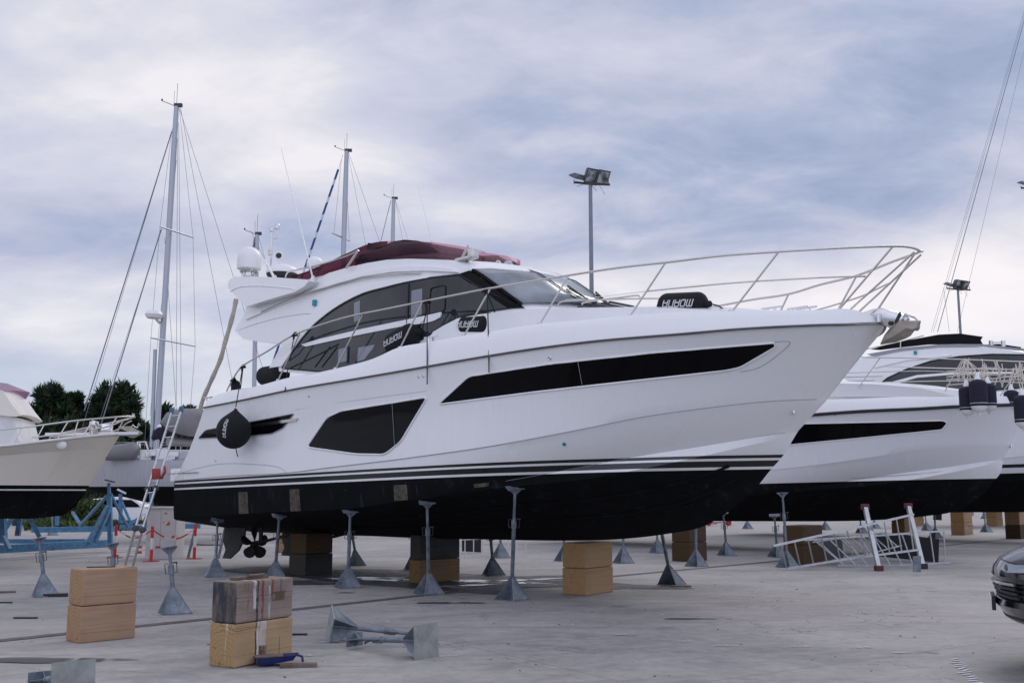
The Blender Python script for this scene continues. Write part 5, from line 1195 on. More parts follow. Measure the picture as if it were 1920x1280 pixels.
sailboat(505, 760, 880, 915, 945, 47, 'sailing boat whose mast shows behind the flybridge, with a blue and white striped stay', 'white2',
 [dict(m=((632, 860), (650, 284), 10), spreaders=[((623, 437), (656, 452))],
   stays=[((643, 290), (634, 320), .008, 'wire'), ((634, 318), (508, 690), .055, 'stripe'), ((653, 284), (735, 520), .008, 'wire'), ((652, 284), (705, 560), .007, 'wire'), ((648, 300), (655, 452), .008, 'wire'), ((640, 300), (626, 440), .008, 'wire')])])
sailboat(640, 860, 890, 915, 942, 58, 'sailing boat with the shortest mast tip above the burgundy cover', 'white2',
 [dict(m=((728, 860), (738, 373), 8), stays=[((733, 376), (712, 460), .02, 'wire'), ((741, 374), (800, 560), .007, 'wire'), ((741, 374), (775, 560), .007, 'wire')])])
sailboat(400, 590, 885, 912, 945, 44, 'sailing boat whose thin mast rises beside the white satellite dome', 'white2',
 [dict(m=((474, 870), (482, 440), 8.5), stays=[((478, 445), (474, 470), .05, 'wire'), ((470, 432), (600, 700), .008, 'wire'), ((484, 440), (540, 640), .008, 'wire')])])
sailboat(1600, 2150, 880, 915, 940, 52, 'sailing boat out of frame at the right, only its long stays crossing the sky', 'white2',
 [dict(m=((1985, 870), (1960, -160), 12), stays=[((1948, -60), (1758, 622), .02, 'wire'), ((1946, -60), (1750, 622), .008, 'wire'), ((1944, -60), (1746, 622), .008, 'wire'), ((1955, -50), (1795, 622), .008, 'wire'), ((1769, 540), (1780, 622), .008, 'wire')])])
# canvas-wrapped boarding pole at the stern of the big yacht
root = empty('wrapped_pole', FR.w(FR.on(378, 765, .8)), 0, 'beige canvas-wrapped pole leaning up behind the stern to the flybridge', 'pole'); o0 = FR.w(FR.on(378, 765, .8))
pts = [(374, 775), (380, 750), (392, 722), (402, 700), (414, 672), (421, 645), (430, 615), (438, 585), (443, 560)]
mm = M(); mm.tube(catmull([FR.w(FR.on(x, y, -.2))-o0 for x, y in pts], 3), [.055+.006*math.sin(i*1.7) for i in range(25)], 10); mm.build('canvas_sleeve', simple('beige sleeve', (.46, .42, .37), .85, amt=.15), root, smooth=60)

# ================================================================== yard gear
NG_ = 'jack stands propping the big yacht'; FG_ = 'jack stands farther back'
def stand(base, top, label, dy=0.0, head=True, rz=.3, sc=1.0, group='galvanised jack stands', s_base=None, base_w=None, headrx=0, short=False):
    B_ = G(*base); T_ = AT(top[0], top[1], B_.y+dy); v = T_-B_; L = v.length
    if group == NG_ and dy > 0:
        h = BV.ray_cast(FR.C, FR.ray(*top).normalized())
        if h[0]: T_ = FR.w(h[0]); v = (T_-B_); v = v*(1-.02/v.length); L = v.length
    elif group in (NG_, FG_):
        for fr, bv in ((FR, BV), (F2, BV2), (F3, BV)):
            i3 = fr.I.to_3x3(); h = bv.ray_cast(fr.I @ (B_+v*.15), (i3 @ v).normalized())
            if h[0]:
                q = fr.w(h[0])-B_
                if q.length < 4: v = q*(1-.02/q.length); L = v.length; break
    root = empty('jack_stand', B_, 0, label, 'jack stand', group); build_stand(root, v, rz, head, sc); return root
def build_stand(root, v, rz=.3, head=True, sc=1.0, mt='galv', plate='galv'):
    v = Vector(v); L = v.length; d = v/L; m3 = Matrix.Rotation(rz, 3, 'Z')
    w_ = .19*sc; h_ = .36*sc
    mm = M(); mm.box((0, 0, .006), (w_*2.05, w_*2.05, .012), mat=m3); mm.build('base_plate', MT[plate], root)
    mm = M(); pc = d*(h_/max(.3, d.z))
    for k in range(4):
        a = m3 @ Vector((math.cos(math.pi/4+k*math.pi/2), math.sin(math.pi/4+k*math.pi/2), 0))
        side = a.cross(Vector((0, 0, 1)))*.004
        tri = [a*w_*1.38+Vector((0, 0, .013)), a*.02+Vector((0, 0, .013)), pc+a*.02, pc+a*.034]
        mm.prism([q-side for q in tri], side*2)
    # sloping webs between the ribs make the foot a pyramid
    for k in range(4):
        a = m3 @ Vector((math.cos(math.pi/4+k*math.pi/2), math.sin(math.pi/4+k*math.pi/2), 0)); c = m3 @ Vector((math.cos(math.pi/4+(k+1)*math.pi/2), math.sin(math.pi/4+(k+1)*math.pi/2), 0))
        if k % 2 == 0:
            q = [a*w_*1.34+Vector((0, 0, .014)), c*w_*1.34+Vector((0, 0, .014)), pc*.98+c*.03, pc*.98+a*.03]; nn = (q[1]-q[0]).cross(q[3]-q[0]).normalized()*.004; mm.prism(q, -nn)
    mm.build('foot_gussets', MT[mt], root)
    cut = .70 if L > .8 else .8
    mm = M(); mm.tube([d*.02, d*L*cut], .030*sc, 12); mm.build('outer_tube', MT[mt], root, smooth=60)
    mm = M(); mm.tube([d*L*cut*.98, d*L*.985], .022*sc, 10); mm.build('inner_tube', MT[mt], root, smooth=60)
    cl = d*L*cut; mm = M(); mm.tube([cl-d*.10, cl+d*.02], .040*sc, 12); mm.build('collar', MT[mt], root, smooth=60)
    mm = M(); sx = d.cross(Vector((0, 1, 0))).normalized()
    for sg in (-1, 1):
        p0 = cl-d*.09+sx*.035*sg; mm.tube([p0, p0+sx*.045*sg, p0+sx*.045*sg+d*.13, p0+d*.13], .006, 5)
    mm.tube([cl+d*.03-sx*.09, cl+d*.05-sx*.10+Vector((0, -.03, 0)), cl+d*.05], .007, 5); mm.build('locking_handle', MT['darksteel'], root)
    if head:
        tp = d*L; mm = M(); mm.box(tp-d*.006, (.26*sc, .16*sc, .012), mat=d.to_track_quat('Z', 'Y').to_matrix() @ Matrix.Rotation(rz*.3, 3, 'Z'))
        for sg in (-1, 1): mm.prism([tp-d*.012+sx*.12*sg, tp-d*.012+sx*.02*sg, tp-d*.11+sx*.022*sg], (0, .008, 0))
        mm.prism([tp-d*.012+Vector((0, -.07, 0)), tp-d*.012+Vector((0, .07, 0)), tp-d*.09], sx*.008)
        mm.build('head_plate', MT[mt], root)
NG = 'jack stands propping the big yacht'; FG = 'jack stands farther back'; LG = 'unused jack stands'
stand((403, 1081), (408, 972), 'jack stand under the big yacht nearest the rudder', dy=.4, rz=.4, group=NG)
stand((515, 1085), (524, 963), 'jack stand whose foot hides behind the paint-stained timber', dy=.5, rz=.4, group=NG)
stand((652, 1101), (657, 955), 'jack stand under the big yacht between stained timbers and middle blocks', dy=.4, rz=.5, group=NG)
stand((804, 1113), (801, 938), 'jack stand in front of the dark middle timber blocks', dy=.3, rz=.6, group=NG)
stand((959, 1124), (966, 911), 'nearest and tallest jack stand, just left of the bright keel blocks', dy=.3, rz=.9, group=NG)
stand((1260, 1095), (1238, 985), 'leaning dark jack stand right of the bright keel blocks', dy=-.9, rz=.9, group=NG)
stand((670, 1059), (656, 975), 'dark jack stand on the far side, behind the third near one', dy=-.6, rz=.2, group=NG)
stand((776, 1067), (772, 985), 'dark jack stand peeping out left of the middle blocks', dy=-.7, rz=.2, group=NG)
stand((926, 1077), (918, 985), 'dark jack stand between middle blocks and tallest stand', dy=-.8, rz=.3, group=NG)
stand((939, 1045), (938, 978), 'pale small jack stand behind the one left of the tallest', rz=.4, group=FG)
stand((1058, 1051), (1057, 985), 'small jack stand almost hidden behind the bright keel blocks', rz=.4, group=FG)
stand((1169, 1055), (1168, 975), 'small pale jack stand just right of the bright keel blocks', rz=.4, group=FG)
stand((1234, 1036), (1230, 975), 'small dark jack stand behind the leaning one', rz=.4, group=FG)
stand((1306, 1061), (1304, 950), 'pale jack stand in front of the tall brown blocks under the second yacht', rz=.7, group=FG)
stand((1363, 1041), (1356, 960), 'dark jack stand between the brown blocks and the ladders', dy=-.4, rz=.4, group=FG)
stand((1458, 1044), (1452, 965), 'dark jack stand behind the left end of the long ladder', dy=-.4, rz=.4, group=FG)
stand((1477, 1063), (1467, 923), 'tall jack stand with visible head at the left end of the ladders', rz=.7, group=FG)
stand((1754, 1008), (1752, 948), 'thin pale jack stand behind the right ends of the ladders', rz=.4, group=FG)
stand((1739, 994), (1732, 950), 'dark jack stand just left of the thin pale one', rz=.4, group=FG)
stand((1641, 990), (1637, 955), 'dark jack stand seen between the ladders rails', rz=.4, group=FG)
stand((1616, 999), (1610, 955), 'slim jack stand behind the upper rail of the long ladder', rz=.4, group=FG)
stand((1850, 997), (1842, 945), 'dark jack stand between the two bright block stacks at right', rz=.4, group=FG)
stand((1911, 1008), (1896, 917), 'jack stand with head at the right edge above the black car', rz=.5, group=FG)
stand((1402, 991), (1400, 962), 'small pale foot of a jack stand far behind the second yacht', rz=.4, group=FG)
stand((1548, 993), (1546, 960), 'pale jack stand foot above the middle of the long ladder', rz=.4, group=FG)
stand((1846, 972), (1846, 955), 'farthest pale jack stand near the right bright blocks', rz=.4, group=FG)
stand((86, 1117), (73, 1008), 'free-standing jack stand left of the clean timber stack', rz=.5, group=LG)
stand((328, 1149), (317, 1024), 'free-standing jack stand between the two timber stacks', rz=.5, group=LG)
stand((215, 1115), (210, 1018), 'free-standing jack stand mostly behind the clean timber stack', rz=.5, group=LG)
stand((99, 1003), (97, 955), 'small dark jack stand under the trawler bow', rz=.5, group=LG)
# lying stands
def lying(cpx, cy, cz, tip_px, tip_y, tz, L, label, roll, sc=1.0):
    c = G(cpx, cy, cz); e = G(tip_px, tip_y, tz); d = (e-c).normalized()
    root = empty('jack_stand', c, 0, label, 'jack stand', 'jack stands lying on the ground'); build_stand(root, (0, 0, L), roll, True, sc, plate='plate')
    root.rotation_mode = 'QUATERNION'; root.rotation_quaternion = d.to_track_quat('Z', 'Y'); return root
lying(618, 1172, .17, 768, 1187, .05, 1.02, 'fallen jack stand with its foot to the left, behind the other fallen one', .35, .85)
lying(800, 1201, .165, 640, 1197, .08, 1.05, 'fallen jack stand in front with its square foot plate upright on the right', 0.0, .85)
lying(138, 1280, .15, 55, 1271, .05, .75, 'fallen jack stand cut off at the bottom left corner', 0.0, .85)

# timber stacks: ground corners left, near, right; rows of pixel heights
def stack(left, near, right, ys, mats, labels, grp, jit=0.0):
    N_, Rg, Lf = G(*near), G(*right), G(*left); ex = (Rg-N_); lx = ex.length; ex.normalize(); ey = Vector((-ex.y, ex.x, 0)); ly = abs((Lf-N_).dot(ey)); ly = max(.28, min(.5, ly))
    zs = [0.0]+[AT(near[0], y, N_.y).z for y in ys]; ang = math.atan2(ex.y, ex.x)
    for i, (mt, lab) in enumerate(zip(mats, labels)):
        z0, z1 = zs[i]+(.002 if i else 0), zs[i+1]; c = N_+ex*lx/2+ey*ly/2; h_ = z1-z0; rr2 = jit*(1 if i else 0)
        root = empty('timber_block', (c.x, c.y, z0), ang+rr2, lab, 'timber block', grp)
        mm = M(); mm.box((0, 0, h_/2), (lx*(1-.01*i), ly*(1-.01*i), h_-.004)); o = mm.build('timber', MT[mt], root, bevel=.012 if i == 0 else .02)
        tag(root)
    return zs[-1]
TG = 'timber keel blocks'
stack((117, 1201), (148, 1206), (253, 1195), [1137, 1067], ['timber', 'timber'], ['lower clean timber block of the stack at the far left', 'upper clean timber block of the stack at the far left'], TG)
stack((391, 1247), (438, 1253), (547, 1233), [1170, 1091], ['timber_str', 'timber_old'], ['bright timber block with white paint band, under the stained one', 'grey paint-stained timber block on top of the front stack'], TG, .01)
stack((1061, 1112), (1099, 1116), (1150, 1109), [1066, 1018], ['timber2', 'timber2'], ['lower bright keel block right of the tallest jack stand', 'upper bright keel block right of the tallest jack stand'], TG)
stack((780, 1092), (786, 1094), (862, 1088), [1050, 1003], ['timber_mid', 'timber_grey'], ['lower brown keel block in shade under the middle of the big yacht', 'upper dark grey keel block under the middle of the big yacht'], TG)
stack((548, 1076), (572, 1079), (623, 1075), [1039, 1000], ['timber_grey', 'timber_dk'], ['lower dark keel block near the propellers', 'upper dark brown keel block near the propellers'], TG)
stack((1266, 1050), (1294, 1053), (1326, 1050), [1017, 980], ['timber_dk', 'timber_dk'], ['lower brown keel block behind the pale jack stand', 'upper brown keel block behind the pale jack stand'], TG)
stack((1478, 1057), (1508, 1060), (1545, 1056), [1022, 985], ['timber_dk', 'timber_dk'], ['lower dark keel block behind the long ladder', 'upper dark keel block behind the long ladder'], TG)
stack((1675, 1001), (1697, 1003), (1706, 1002), [980, 955], ['timber_mid', 'timber_mid'], ['lower brown block behind the right red-ended rail', 'upper brown block behind the right red-ended rail'], TG)
stack((1711, 985), (1722, 986), (1733, 985), [970, 953], ['timber2', 'timber2'], ['lower yellow block behind the right red-ended rail', 'upper yellow block behind the right red-ended rail'], TG)
stack((1786, 1001), (1809, 1003), (1825, 1001), [980, 953], ['timber', 'timber2'], ['lower block of the stack left of the car, under the third yacht', 'upper block of the stack left of the car, under the third yacht'], TG)
stack((1850, 985), (1870, 986), (1881, 985), [970, 953], ['timber2', 'timber2'], ['lower far yellow block above the car', 'upper far yellow block above the car'], TG)
stack((1891, 1007), (1914, 1010), (1945, 1006), [984, 950], ['timber_dk', 'timber'], ['lower block at the right edge above the car', 'upper block at the right edge above the car'], TG)
stack((527, 1035), (535, 1036), (560, 1034), [1018, 1000], ['timber', 'timber'], ['lower far block left of the dark stack near the propellers', 'upper far block left of the dark stack near the propellers'], TG)

def ladder(name, A, B, label, n, r=.03, w2=.06, grp=None, rungs=None, caps=None, parent=None):
    """A, B: the two rails as lists of world points"""
    o0 = A[0].copy(); root = empty(name, o0, 0, label, 'ladder', grp)
    for Q in (A, B):
        mm = M()
        for a, c in zip(Q[:-1], Q[1:]): mm.beam(a-o0, c-o0, r, w2, up=(0, 1, 0))
        mm.build('rail', MT['alu'], root)
    def along(Q, f):
        Ls = [(q2-q1).length for q1, q2 in zip(Q[:-1], Q[1:])]; t = f*sum(Ls)
        for (q1, q2), l in zip(zip(Q[:-1], Q[1:]), Ls):
            if t <= l: return q1.lerp(q2, t/l)
            t -= l
        return Q[-1]
    for k in range(n):
        f = (k+.6)/n; mm = M(); mm.tube([along(A, f)-o0, along(B, f)-o0], .016, 6); mm.build('rung', MT['alu'], root)
    for Q, m_ in (caps or []):
        mm = M(); mm.box(Q-o0, (.07, .06, .09)); mm.build('end_cap', MT[m_], root, bevel=.008)
    return root, o0
def W(px, y): return [AT(a, b, y0+(y1-y0)*i/(max(1, len(px)-1))) for i, (a, b) in enumerate(px) for y0, y1 in [y]]
yb_ = 20.9
LA = [G(231, 1072)]+W([(254, 990), (277, 917), (322, 772)], (21.5, 22.3)); LB = [G(246, 1072)]+W([(267, 993), (292, 915), (340, 770)], (21.5, 22.3))
root, o0 = ladder('folding_ladder', LA, LB, 'long aluminium hinged ladder leaning against the stern of the big yacht', 15)
for Q in (LA, LB):
    for i in (1, 2): mm = M(); mm.lathe([(.05, -.03), (.065, -.02), (.065, .02), (.05, .03)], Q[i]-o0, 14, Matrix.Rotation(R(90), 3, 'X')); mm.build('hinge', MT['darksteel'], root, smooth=40)
    mm = M(); mm.box(Q[3]-o0+Vector((0, 0, .03)), (.09, .07, .12)); mm.build('end_cap', simple('blue cap', (.05, .12, .25), .5), root, bevel=.01)
h = AT(293, 888, 21.6)-o0; mm = M(); mm.box(h, (.15, .12, .22)); mm.tube([h+Vector((.07, .1, -.1)), h+Vector((.13, .15, .05)), h+Vector((.1, .2, .16))], .03, 8); mm.build('red_bag', MT['redplastic'], root, bevel=.04, smooth=40)
PG = 'aluminium ladders lying in a pile'
ladder('aluminium_ladder', W([(1449, 1023), (1590, 992), (1712, 964)], (21.8, 23.0)), [G(1460, 1068)]+W([(1590, 1047), (1722, 1030)], (22.6, 23.0)), 'long ladder lying on edge, left of the red-ended rails', 11, r=.04, w2=.07, grp=PG)
ladder('aluminium_ladder', W([(1508, 1012), (1650, 1003), (1780, 994)], (23.4, 24.4)), W([(1570, 1059), (1680, 1060), (1780, 1054)], (23.4, 24.4)), 'second ladder lying on edge behind the first, reaching farther right', 10, r=.04, grp=PG)
ladder('aluminium_ladder', W([(1523, 1016), (1600, 1005), (1660, 997)], (23.9, 24.1)), W([(1560, 1050), (1620, 1040), (1690, 1022)], (23.9, 24.1)), 'short ladder section leaning in the middle of the pile', 7, r=.025, grp=PG)
for a, c, lab, m2 in (((1622, 950), (1648, 1070), 'wide aluminium rail with dark red ends, the left of two propped on the ladders', 'capred'), ((1703, 948), (1731, 1066), 'wide aluminium rail with a black lower end, the right of two propped on the ladders', 'black')):
    MT.setdefault('capred', mat('dark red cap', (.10, .012, .02), .5)[0])
    C_ = G(*c); A_ = AT(*a, C_.y+.8); root = empty('support_rail', C_, 0, lab, 'rail', PG); mm = M(); mm.beam(Vector((0, 0, .04)), A_-C_, .085, .10, up=(0, 1, 0)); mm.build('rail', MT['alu'], root, bevel=.008)
    mm = M(); mm.box((0, 0, .06), (.17, .12, .11), rz=.1); mm.build('end_cap', MT[m2], root, bevel=.01); mm = M(); mm.box(A_-C_, (.16, .12, .12)); mm.build('end_cap', MT['capred'], root, bevel=.01)
def panel(px, y, m, label, name='panel', cat='panel', t_=.03):
    P = W(px, y) if not isinstance(y, (int, float)) else [AT(a, b, y) for a, b in px]; c = sum(P, Vector())/len(P); o = M(); o.prism([p-c for p in P], (0, t_, 0)); ob = o.build(name, MT[m] if isinstance(m, str) else m, None, bevel=.004); ob.location = c; return tag(ob, label, cat)
panel([(1512, 1012), (1579, 1009), (1582, 1046), (1518, 1056)], 24.6, simple('dark grey board', (.06, .062, .075), .7), 'dark grey board standing behind the rungs of the long ladder', 'board', 'board')
panel([(1643, 998), (1705, 1003), (1761, 1010), (1760, 1054), (1700, 1048), (1643, 1042)], 25.0, simple('black board', (.006, .006, .008), .8), 'black board standing behind the right ends of the ladders', 'board', 'board')
panel([(1712, 1043), (1727, 1041), (1727, 1072), (1713, 1072)], 21.1, 'galv', 'small galvanised plate standing before the right red-ended rail', 'steel_plate', 'plate')
panel([(866, 1010), (902, 1010), (902, 1035), (866, 1033)], 29, 'black', 'small black board seen under the yacht behind a white rack', 'board', 'board')
root, o0 = ladder('white_rack', W([(862, 1012), (935, 1008), (992, 1006)], (27.3, 27.3)), W([(862, 1044), (930, 1041), (992, 1040)], (27.3, 27.3)), 'white tubular rack lying on its side under the middle of the big yacht', 8, r=.02, w2=.03)
for ch in root.children: ch.data.materials[0] = MT['whitepaint']

# blue cradle
def cradle(parts, label, y0, grp='blue steel boat cradles', heads=()):
    o0 = G(*parts['o']); root = empty('boat_cradle', o0, 0, label, 'cradle', grp)
    for nm, a, c, w_, h_, ya, yc in parts['b']:
        A_ = AT(*a, ya)-o0; C_ = AT(*c, yc)-o0; mm = M(); mm.beam(A_, C_, w_, h_); mm.build(nm, MT['blue'], root, bevel=.006)
    for (px, py), y_, sz, m_, tilt in heads:
        mm = M(); mm.box(AT(px, py, y_)-o0, sz, mat=Matrix.Rotation(tilt, 3, 'Y') @ Matrix.Rotation(.3, 3, 'Z')); mm.build('support_pad', MT[m_], root, bevel=.008)
cradle(dict(o=(100, 1035), b=[('base_beam', (-60, 1032), (206, 1018), .14, .20, 25.5, 29.5), ('base_beam', (-40, 1014), (160, 1014), .12, .12, 29, 29),
    ('post', (33, 1004), (41, 945), .11, .11, 26.6, 26.6), ('brace', (2, 1002), (39, 947), .09, .09, 26, 26.5), ('brace', (74, 1006), (43, 947), .09, .09, 26.8, 26.5), ('brace', (18, 1030), (2, 996), .09, .09, 25.8, 26),
    ('post', (6, 1015), (2, 915), .16, .16, 26, 26)]), 'blue cradle stand with a wooden pad under the trawler bow', 26, heads=[((43, 934), 26.5, (.30, .18, .27), 'timber_grey', .05)])
cradle(dict(o=(205, 1030), b=[('post', (207, 1018), (205, 930), .11, .11, 27.4, 27.4), ('inner_post', (205, 935), (204, 905), .07, .07, 27.4, 27.4), ('brace', (165, 1018), (203, 948), .10, .10, 26.6, 27.3), ('brace', (178, 1016), (206, 952), .09, .09, 26.8, 27.3), ('brace', (240, 988), (207, 925), .06, .06, 28.4, 27.4), ('brace', (150, 985), (200, 930), .07, .07, 30, 27.5),
    ('base_beam', (60, 993), (215, 991), .14, .16, 31.5, 31.5)]), 'taller blue cradle stand beside the trawler bow with a tilted black pad', 27, heads=[((206, 901), 27.4, (.26, .22, .03), 'black', .25)])
cradle(dict(o=(235, 985), b=[('post', (226, 980), (226, 925), .10, .10, 33, 33), ('brace', (247, 984), (228, 940), .07, .07, 33, 33), ('brace', (262, 970), (240, 985), .09, .09, 33, 33), ('base_beam', (225, 988), (375, 986), .14, .14, 34, 34), ('post', (287, 985), (283, 925), .10, .10, 35, 35), ('brace', (150, 982), (136, 960), .08, .08, 33, 34), ('post', (107, 985), (107, 967), .1, .1, 33, 33)]), 'far blue cradle behind the white cabinet', 33, heads=[((228, 921), 33, (.30, .24, .03), 'mast', .5)])

# switch cabinet, barrier posts and tape
cN, cL, cRt = G(271, 1049), G(258, 1046), G(328, 1047)
zt_ = AT(271, 953, cN.y).z; ex = (cRt-cN); lx = ex.length; ex.normalize(); c = cN+ex*lx/2+Vector((0, .35, 0))
root = empty('switch_cabinet', c, 0, 'pale grey electrical cabinet with red and orange hazard stickers left of the stern', 'cabinet')
MT['cab'] = simple('cabinet grey', (.52, .50, .50), .6, amt=.08)
mm = M(); mm.box((0, 0, zt_/2), (lx, .7, zt_)); mm.build('body', MT['cab'], root, bevel=.01)
mm = M(); mm.box((0, 0, zt_+.02), (lx+.08, .78, .04)); mm.build('lid', MT['cab'], root, bevel=.01)
for x0, x1 in ((-.48, -.02), (.0, .48)):
    mm = M(); mm.box(((x0+x1)/2*lx, -.358, zt_*.58), ((x1-x0)*lx*.96, .016, zt_*.72)); mm.build('door', MT['cab'], root, bevel=.004)
m, t, b = mat('hazard stripes', (.6, .2, .05), .5); oc = t.new('ShaderNodeTexCoord').outputs['Object']; x, y, z = t.sep(oc)
t.setin(b, 'Base Color', t.mix(t.math('GREATER_THAN', t.math('SINE', t.math('MULTIPLY', t.math('ADD', x, t.math('MULTIPLY', z, -.8)), 34.0)), 0.0), (.62, .50, .42), (.40, .08, .03))); MT['haz'] = m
for px, py, w_, h_, m_ in ((311, 962, .07, .03, 'orange'), (312, 981, .17, .09, 'haz'), (328, 1007, .16, .09, 'haz'), (263, 970, .08, .12, 'haz'), (263, 1025, .09, .06, 'orange'), (262, 1035, .10, .06, 'orange'), (296, 1025, .12, .05, 'orange')):
    p = AT(px, py, c.y-.37)-c; mm = M(); mm.box((p.x, -.37, p.z), (w_, .006, h_)); mm.build('hazard_sticker', MT[m_], root)
posts = []
for px, yb0, yt in ((215, 1009, 985), (283, 1052, 988), (364, 1047, 985)):
    B_ = G(px, yb0 if px > 230 else 1045); H_ = AT(px, yt, B_.y).z; root = empty('barrier_post', B_, 0, {215: 'red and white barrier post beside the taller blue cradle', 283: 'red and white barrier post in front of the grey cabinet', 364: 'red and white barrier post below the stern'}[px], 'barrier post', 'red and white barrier posts')
    for k, (a, c_) in enumerate(((0, .33), (.33, .66), (.66, 1))): mm = M(); mm.tube([Vector((0, 0, .02+a*H_)), Vector((0, 0, .02+c_*H_))], .038, 10); mm.build('band', MT['orange' if k != 1 else 'whitepaint'], root, smooth=60)
    mm = M(); mm.lathe([(.20, 0), (.20, .015), (.05, .03)], (0, 0, 0), 16); mm.build('base', MT['redplastic'], root, smooth=40); posts.append(B_+Vector((0, 0, H_*.93)))
m, t, b = mat('barrier tape', (.7, .6, .6), .5); oc = t.new('ShaderNodeTexCoord').outputs['Object']; x, y, z = t.sep(oc)
t.setin(b, 'Base Color', t.mix(t.math('GREATER_THAN', t.math('SINE', t.math('MULTIPLY', x, 16.0)), 0.0), (.66, .60, .60), (.50, .04, .04))); MT['tape'] = m
def tape(a, c, sag, lab):
    L = [a.lerp(c, k/12)+Vector((0, 0, -sag*math.sin(math.pi*k/12))) for k in range(13)]; o = M(); o.grid([[p-a+Vector((0, 0, .02)) for p in L], [p-a+Vector((0, .004, -.02)) for p in L]]); ob = o.build('barrier_tape', MT['tape']); ob.location = a; tag(ob, lab, 'tape', 'red and white barrier tape')
tape(posts[0], posts[1], .22, 'barrier tape sagging from the blue cradle to the cabinet'); tape(posts[1], posts[2], .25, 'barrier tape sagging from the cabinet to the post below the stern')
# grey trestle below the stern
root = empty('steel_trestle', G(378, 1046), 0, 'grey tubular trestle standing behind the rudder', 'trestle'); o0 = G(378, 1046); y_ = o0.y
for a, c in (((352, 1047), (370, 975)), ((409, 1048), (424, 982))): mm = M(); mm.tube([AT(*a, y_)-o0, AT(*c, y_)-o0], .035, 8); mm.build('leg', MT['galv'], root, smooth=60)
mm = M(); mm.tube([AT(361, 1020, y_)-o0, AT(414, 1021, y_)-o0], .025, 8); mm.build('crossbar', MT['galv'], root)
# things on the ground
def slab_thing(px, py, sz, rz, m, name, label, cat, z=0.0, grp=None):
    c = G(px, py); mm = M(); mm.box((0, 0, sz[2]/2), sz); o = mm.build(name, MT[m] if isinstance(m, str) else m, None, bevel=.003); o.location = (c.x, c.y, z); o.rotation_euler = (0, 0, rz); return tag(o, label, cat, grp)
WG = 'scraps of wood on the ground'
slab_thing(10, 1111, (.30, .09, .03), .3, 'wood_scrap', 'wood_scrap', 'pale piece of wood at the left edge, upper of two', 'wood scrap', grp=WG)
slab_thing(8, 1130, (.22, .05, .02), .0, 'black', 'wood_scrap', 'black piece of wood at the left edge, lower of two', 'wood scrap', grp=WG)
slab_thing(48, 1159, (.30, .05, .02), .0, 'timber_grey', 'wood_scrap', 'thin dark stick left of the clean timber stack', 'wood scrap', grp=WG)
slab_thing(562, 1190, (.17, .04, .02), .0, 'black', 'wood_scrap', 'short black stick right of the stained timber stack', 'wood scrap', grp=WG)
slab_thing(1276, 1100, (.35, .12, .03), .1, 'wood_scrap', 'wood_scrap', 'flat board under the foot of the leaning stand', 'wood scrap', grp=WG)
slab_thing(104, 1118, (.35, .12, .05), .2, 'black', 'wood_scrap', 'black wedge beside the free-standing stand at the left', 'wood scrap', grp=WG)
slab_thing(560, 1250, (.34, .09, .035), .18, 'wood_scrap', 'wood_scrap', 'dirty strip of wood beside the blue paint tray', 'wood scrap', grp=WG)
slab_thing(40, 985, (.9, .1, .55), .05, 'timber_grey', 'timber_board', 'brown board leaning under the trawler keel', 'board')
c = Vector(G(470, 1180)); tp_ = [o for o in bpy.data.objects if o.get('label', '').startswith('grey paint-stained')][0]
mm = M(); mm.box((0, 0, .012), (.42, .10, .024)); mm.box((.05, -.04, .034), (.22, .05, .018), rz=.1); o = mm.build('wood_scrap', MT['wood_scrap'], None, bevel=.003); tz = AT(438, 1091, G(438, 1253).y).z
o.location = (tp_.location.x-.05, tp_.location.y+.02, tz); o.rotation_euler = (0, 0, tp_.rotation_euler.z); tag(o, 'burnt-looking batten lying on top of the paint-stained timber', 'wood scrap', WG)
mm = M(); mm.box((0, 0, .004), (.3, .10, .008), rz=.3); o = mm.build('tar_patch', MT['black'], None); cA = [q for q in bpy.data.objects if q.get('label', '').startswith('upper clean timber')][0]; o.location = (cA.location.x-.05, cA.location.y+.03, AT(148, 1067, G(148, 1206).y).z); tag(o, 'flat black scrap lying on the clean timber stack', 'scrap')
# paint tray
c = G(520, 1246); root = empty('paint_tray', c, .12, 'dark blue paint tray with a roller grid, in front of the stained timber stack', 'paint tray')
MT['tray'] = simple('blue plastic tray', (.008, .014, .09), .45, amt=.4, scale=12)
mm = M(); w0, w1, l_ = .11, .13, .36
ring = lambda z, k, zz=0: [Vector((-l_/2*k, -w0*k, z)), Vector((l_/2*k, -w0*k, z+zz)), Vector((l_/2*k, w0*k, z+zz)), Vector((-l_/2*k, w0*k, z)), Vector((-l_/2*k, -w0*k, z))]
mm.grid([ring(.005, .86, .05), ring(.075, 1.0, .02), ring(.078, 1.05, .02)]); mm.grid([ring(.078, .98, .02), ring(.012, .84, .05)]); mm.add(ring(.012, .84, .05)[:4], [(0, 1, 2, 3)]); mm.add(ring(.005, .86, .05)[:4], [(0, 1, 2, 3)])
mm.build('tray', MT['tray'], root, smooth=30)
mm = M(); mm.tube([Vector((l_/2*1.02, -.02, .095)), Vector((l_/2+.05, -.03, .08)), Vector((l_/2+.06, -.04, .03))], .012, 6); mm.build('hook', MT['tray'], root)
mm = M(); mm.box((-.08, 0, .085), (.26, .16, .012), rz=.15); mm.build('grid', MT['wood_scrap'], root)
slab_thing(1105, 1034, (.5, .3, .06), 0, 'black', 'paint_tray', 'black tray on the ground seen under the big yacht near the bright blocks', 'paint tray')
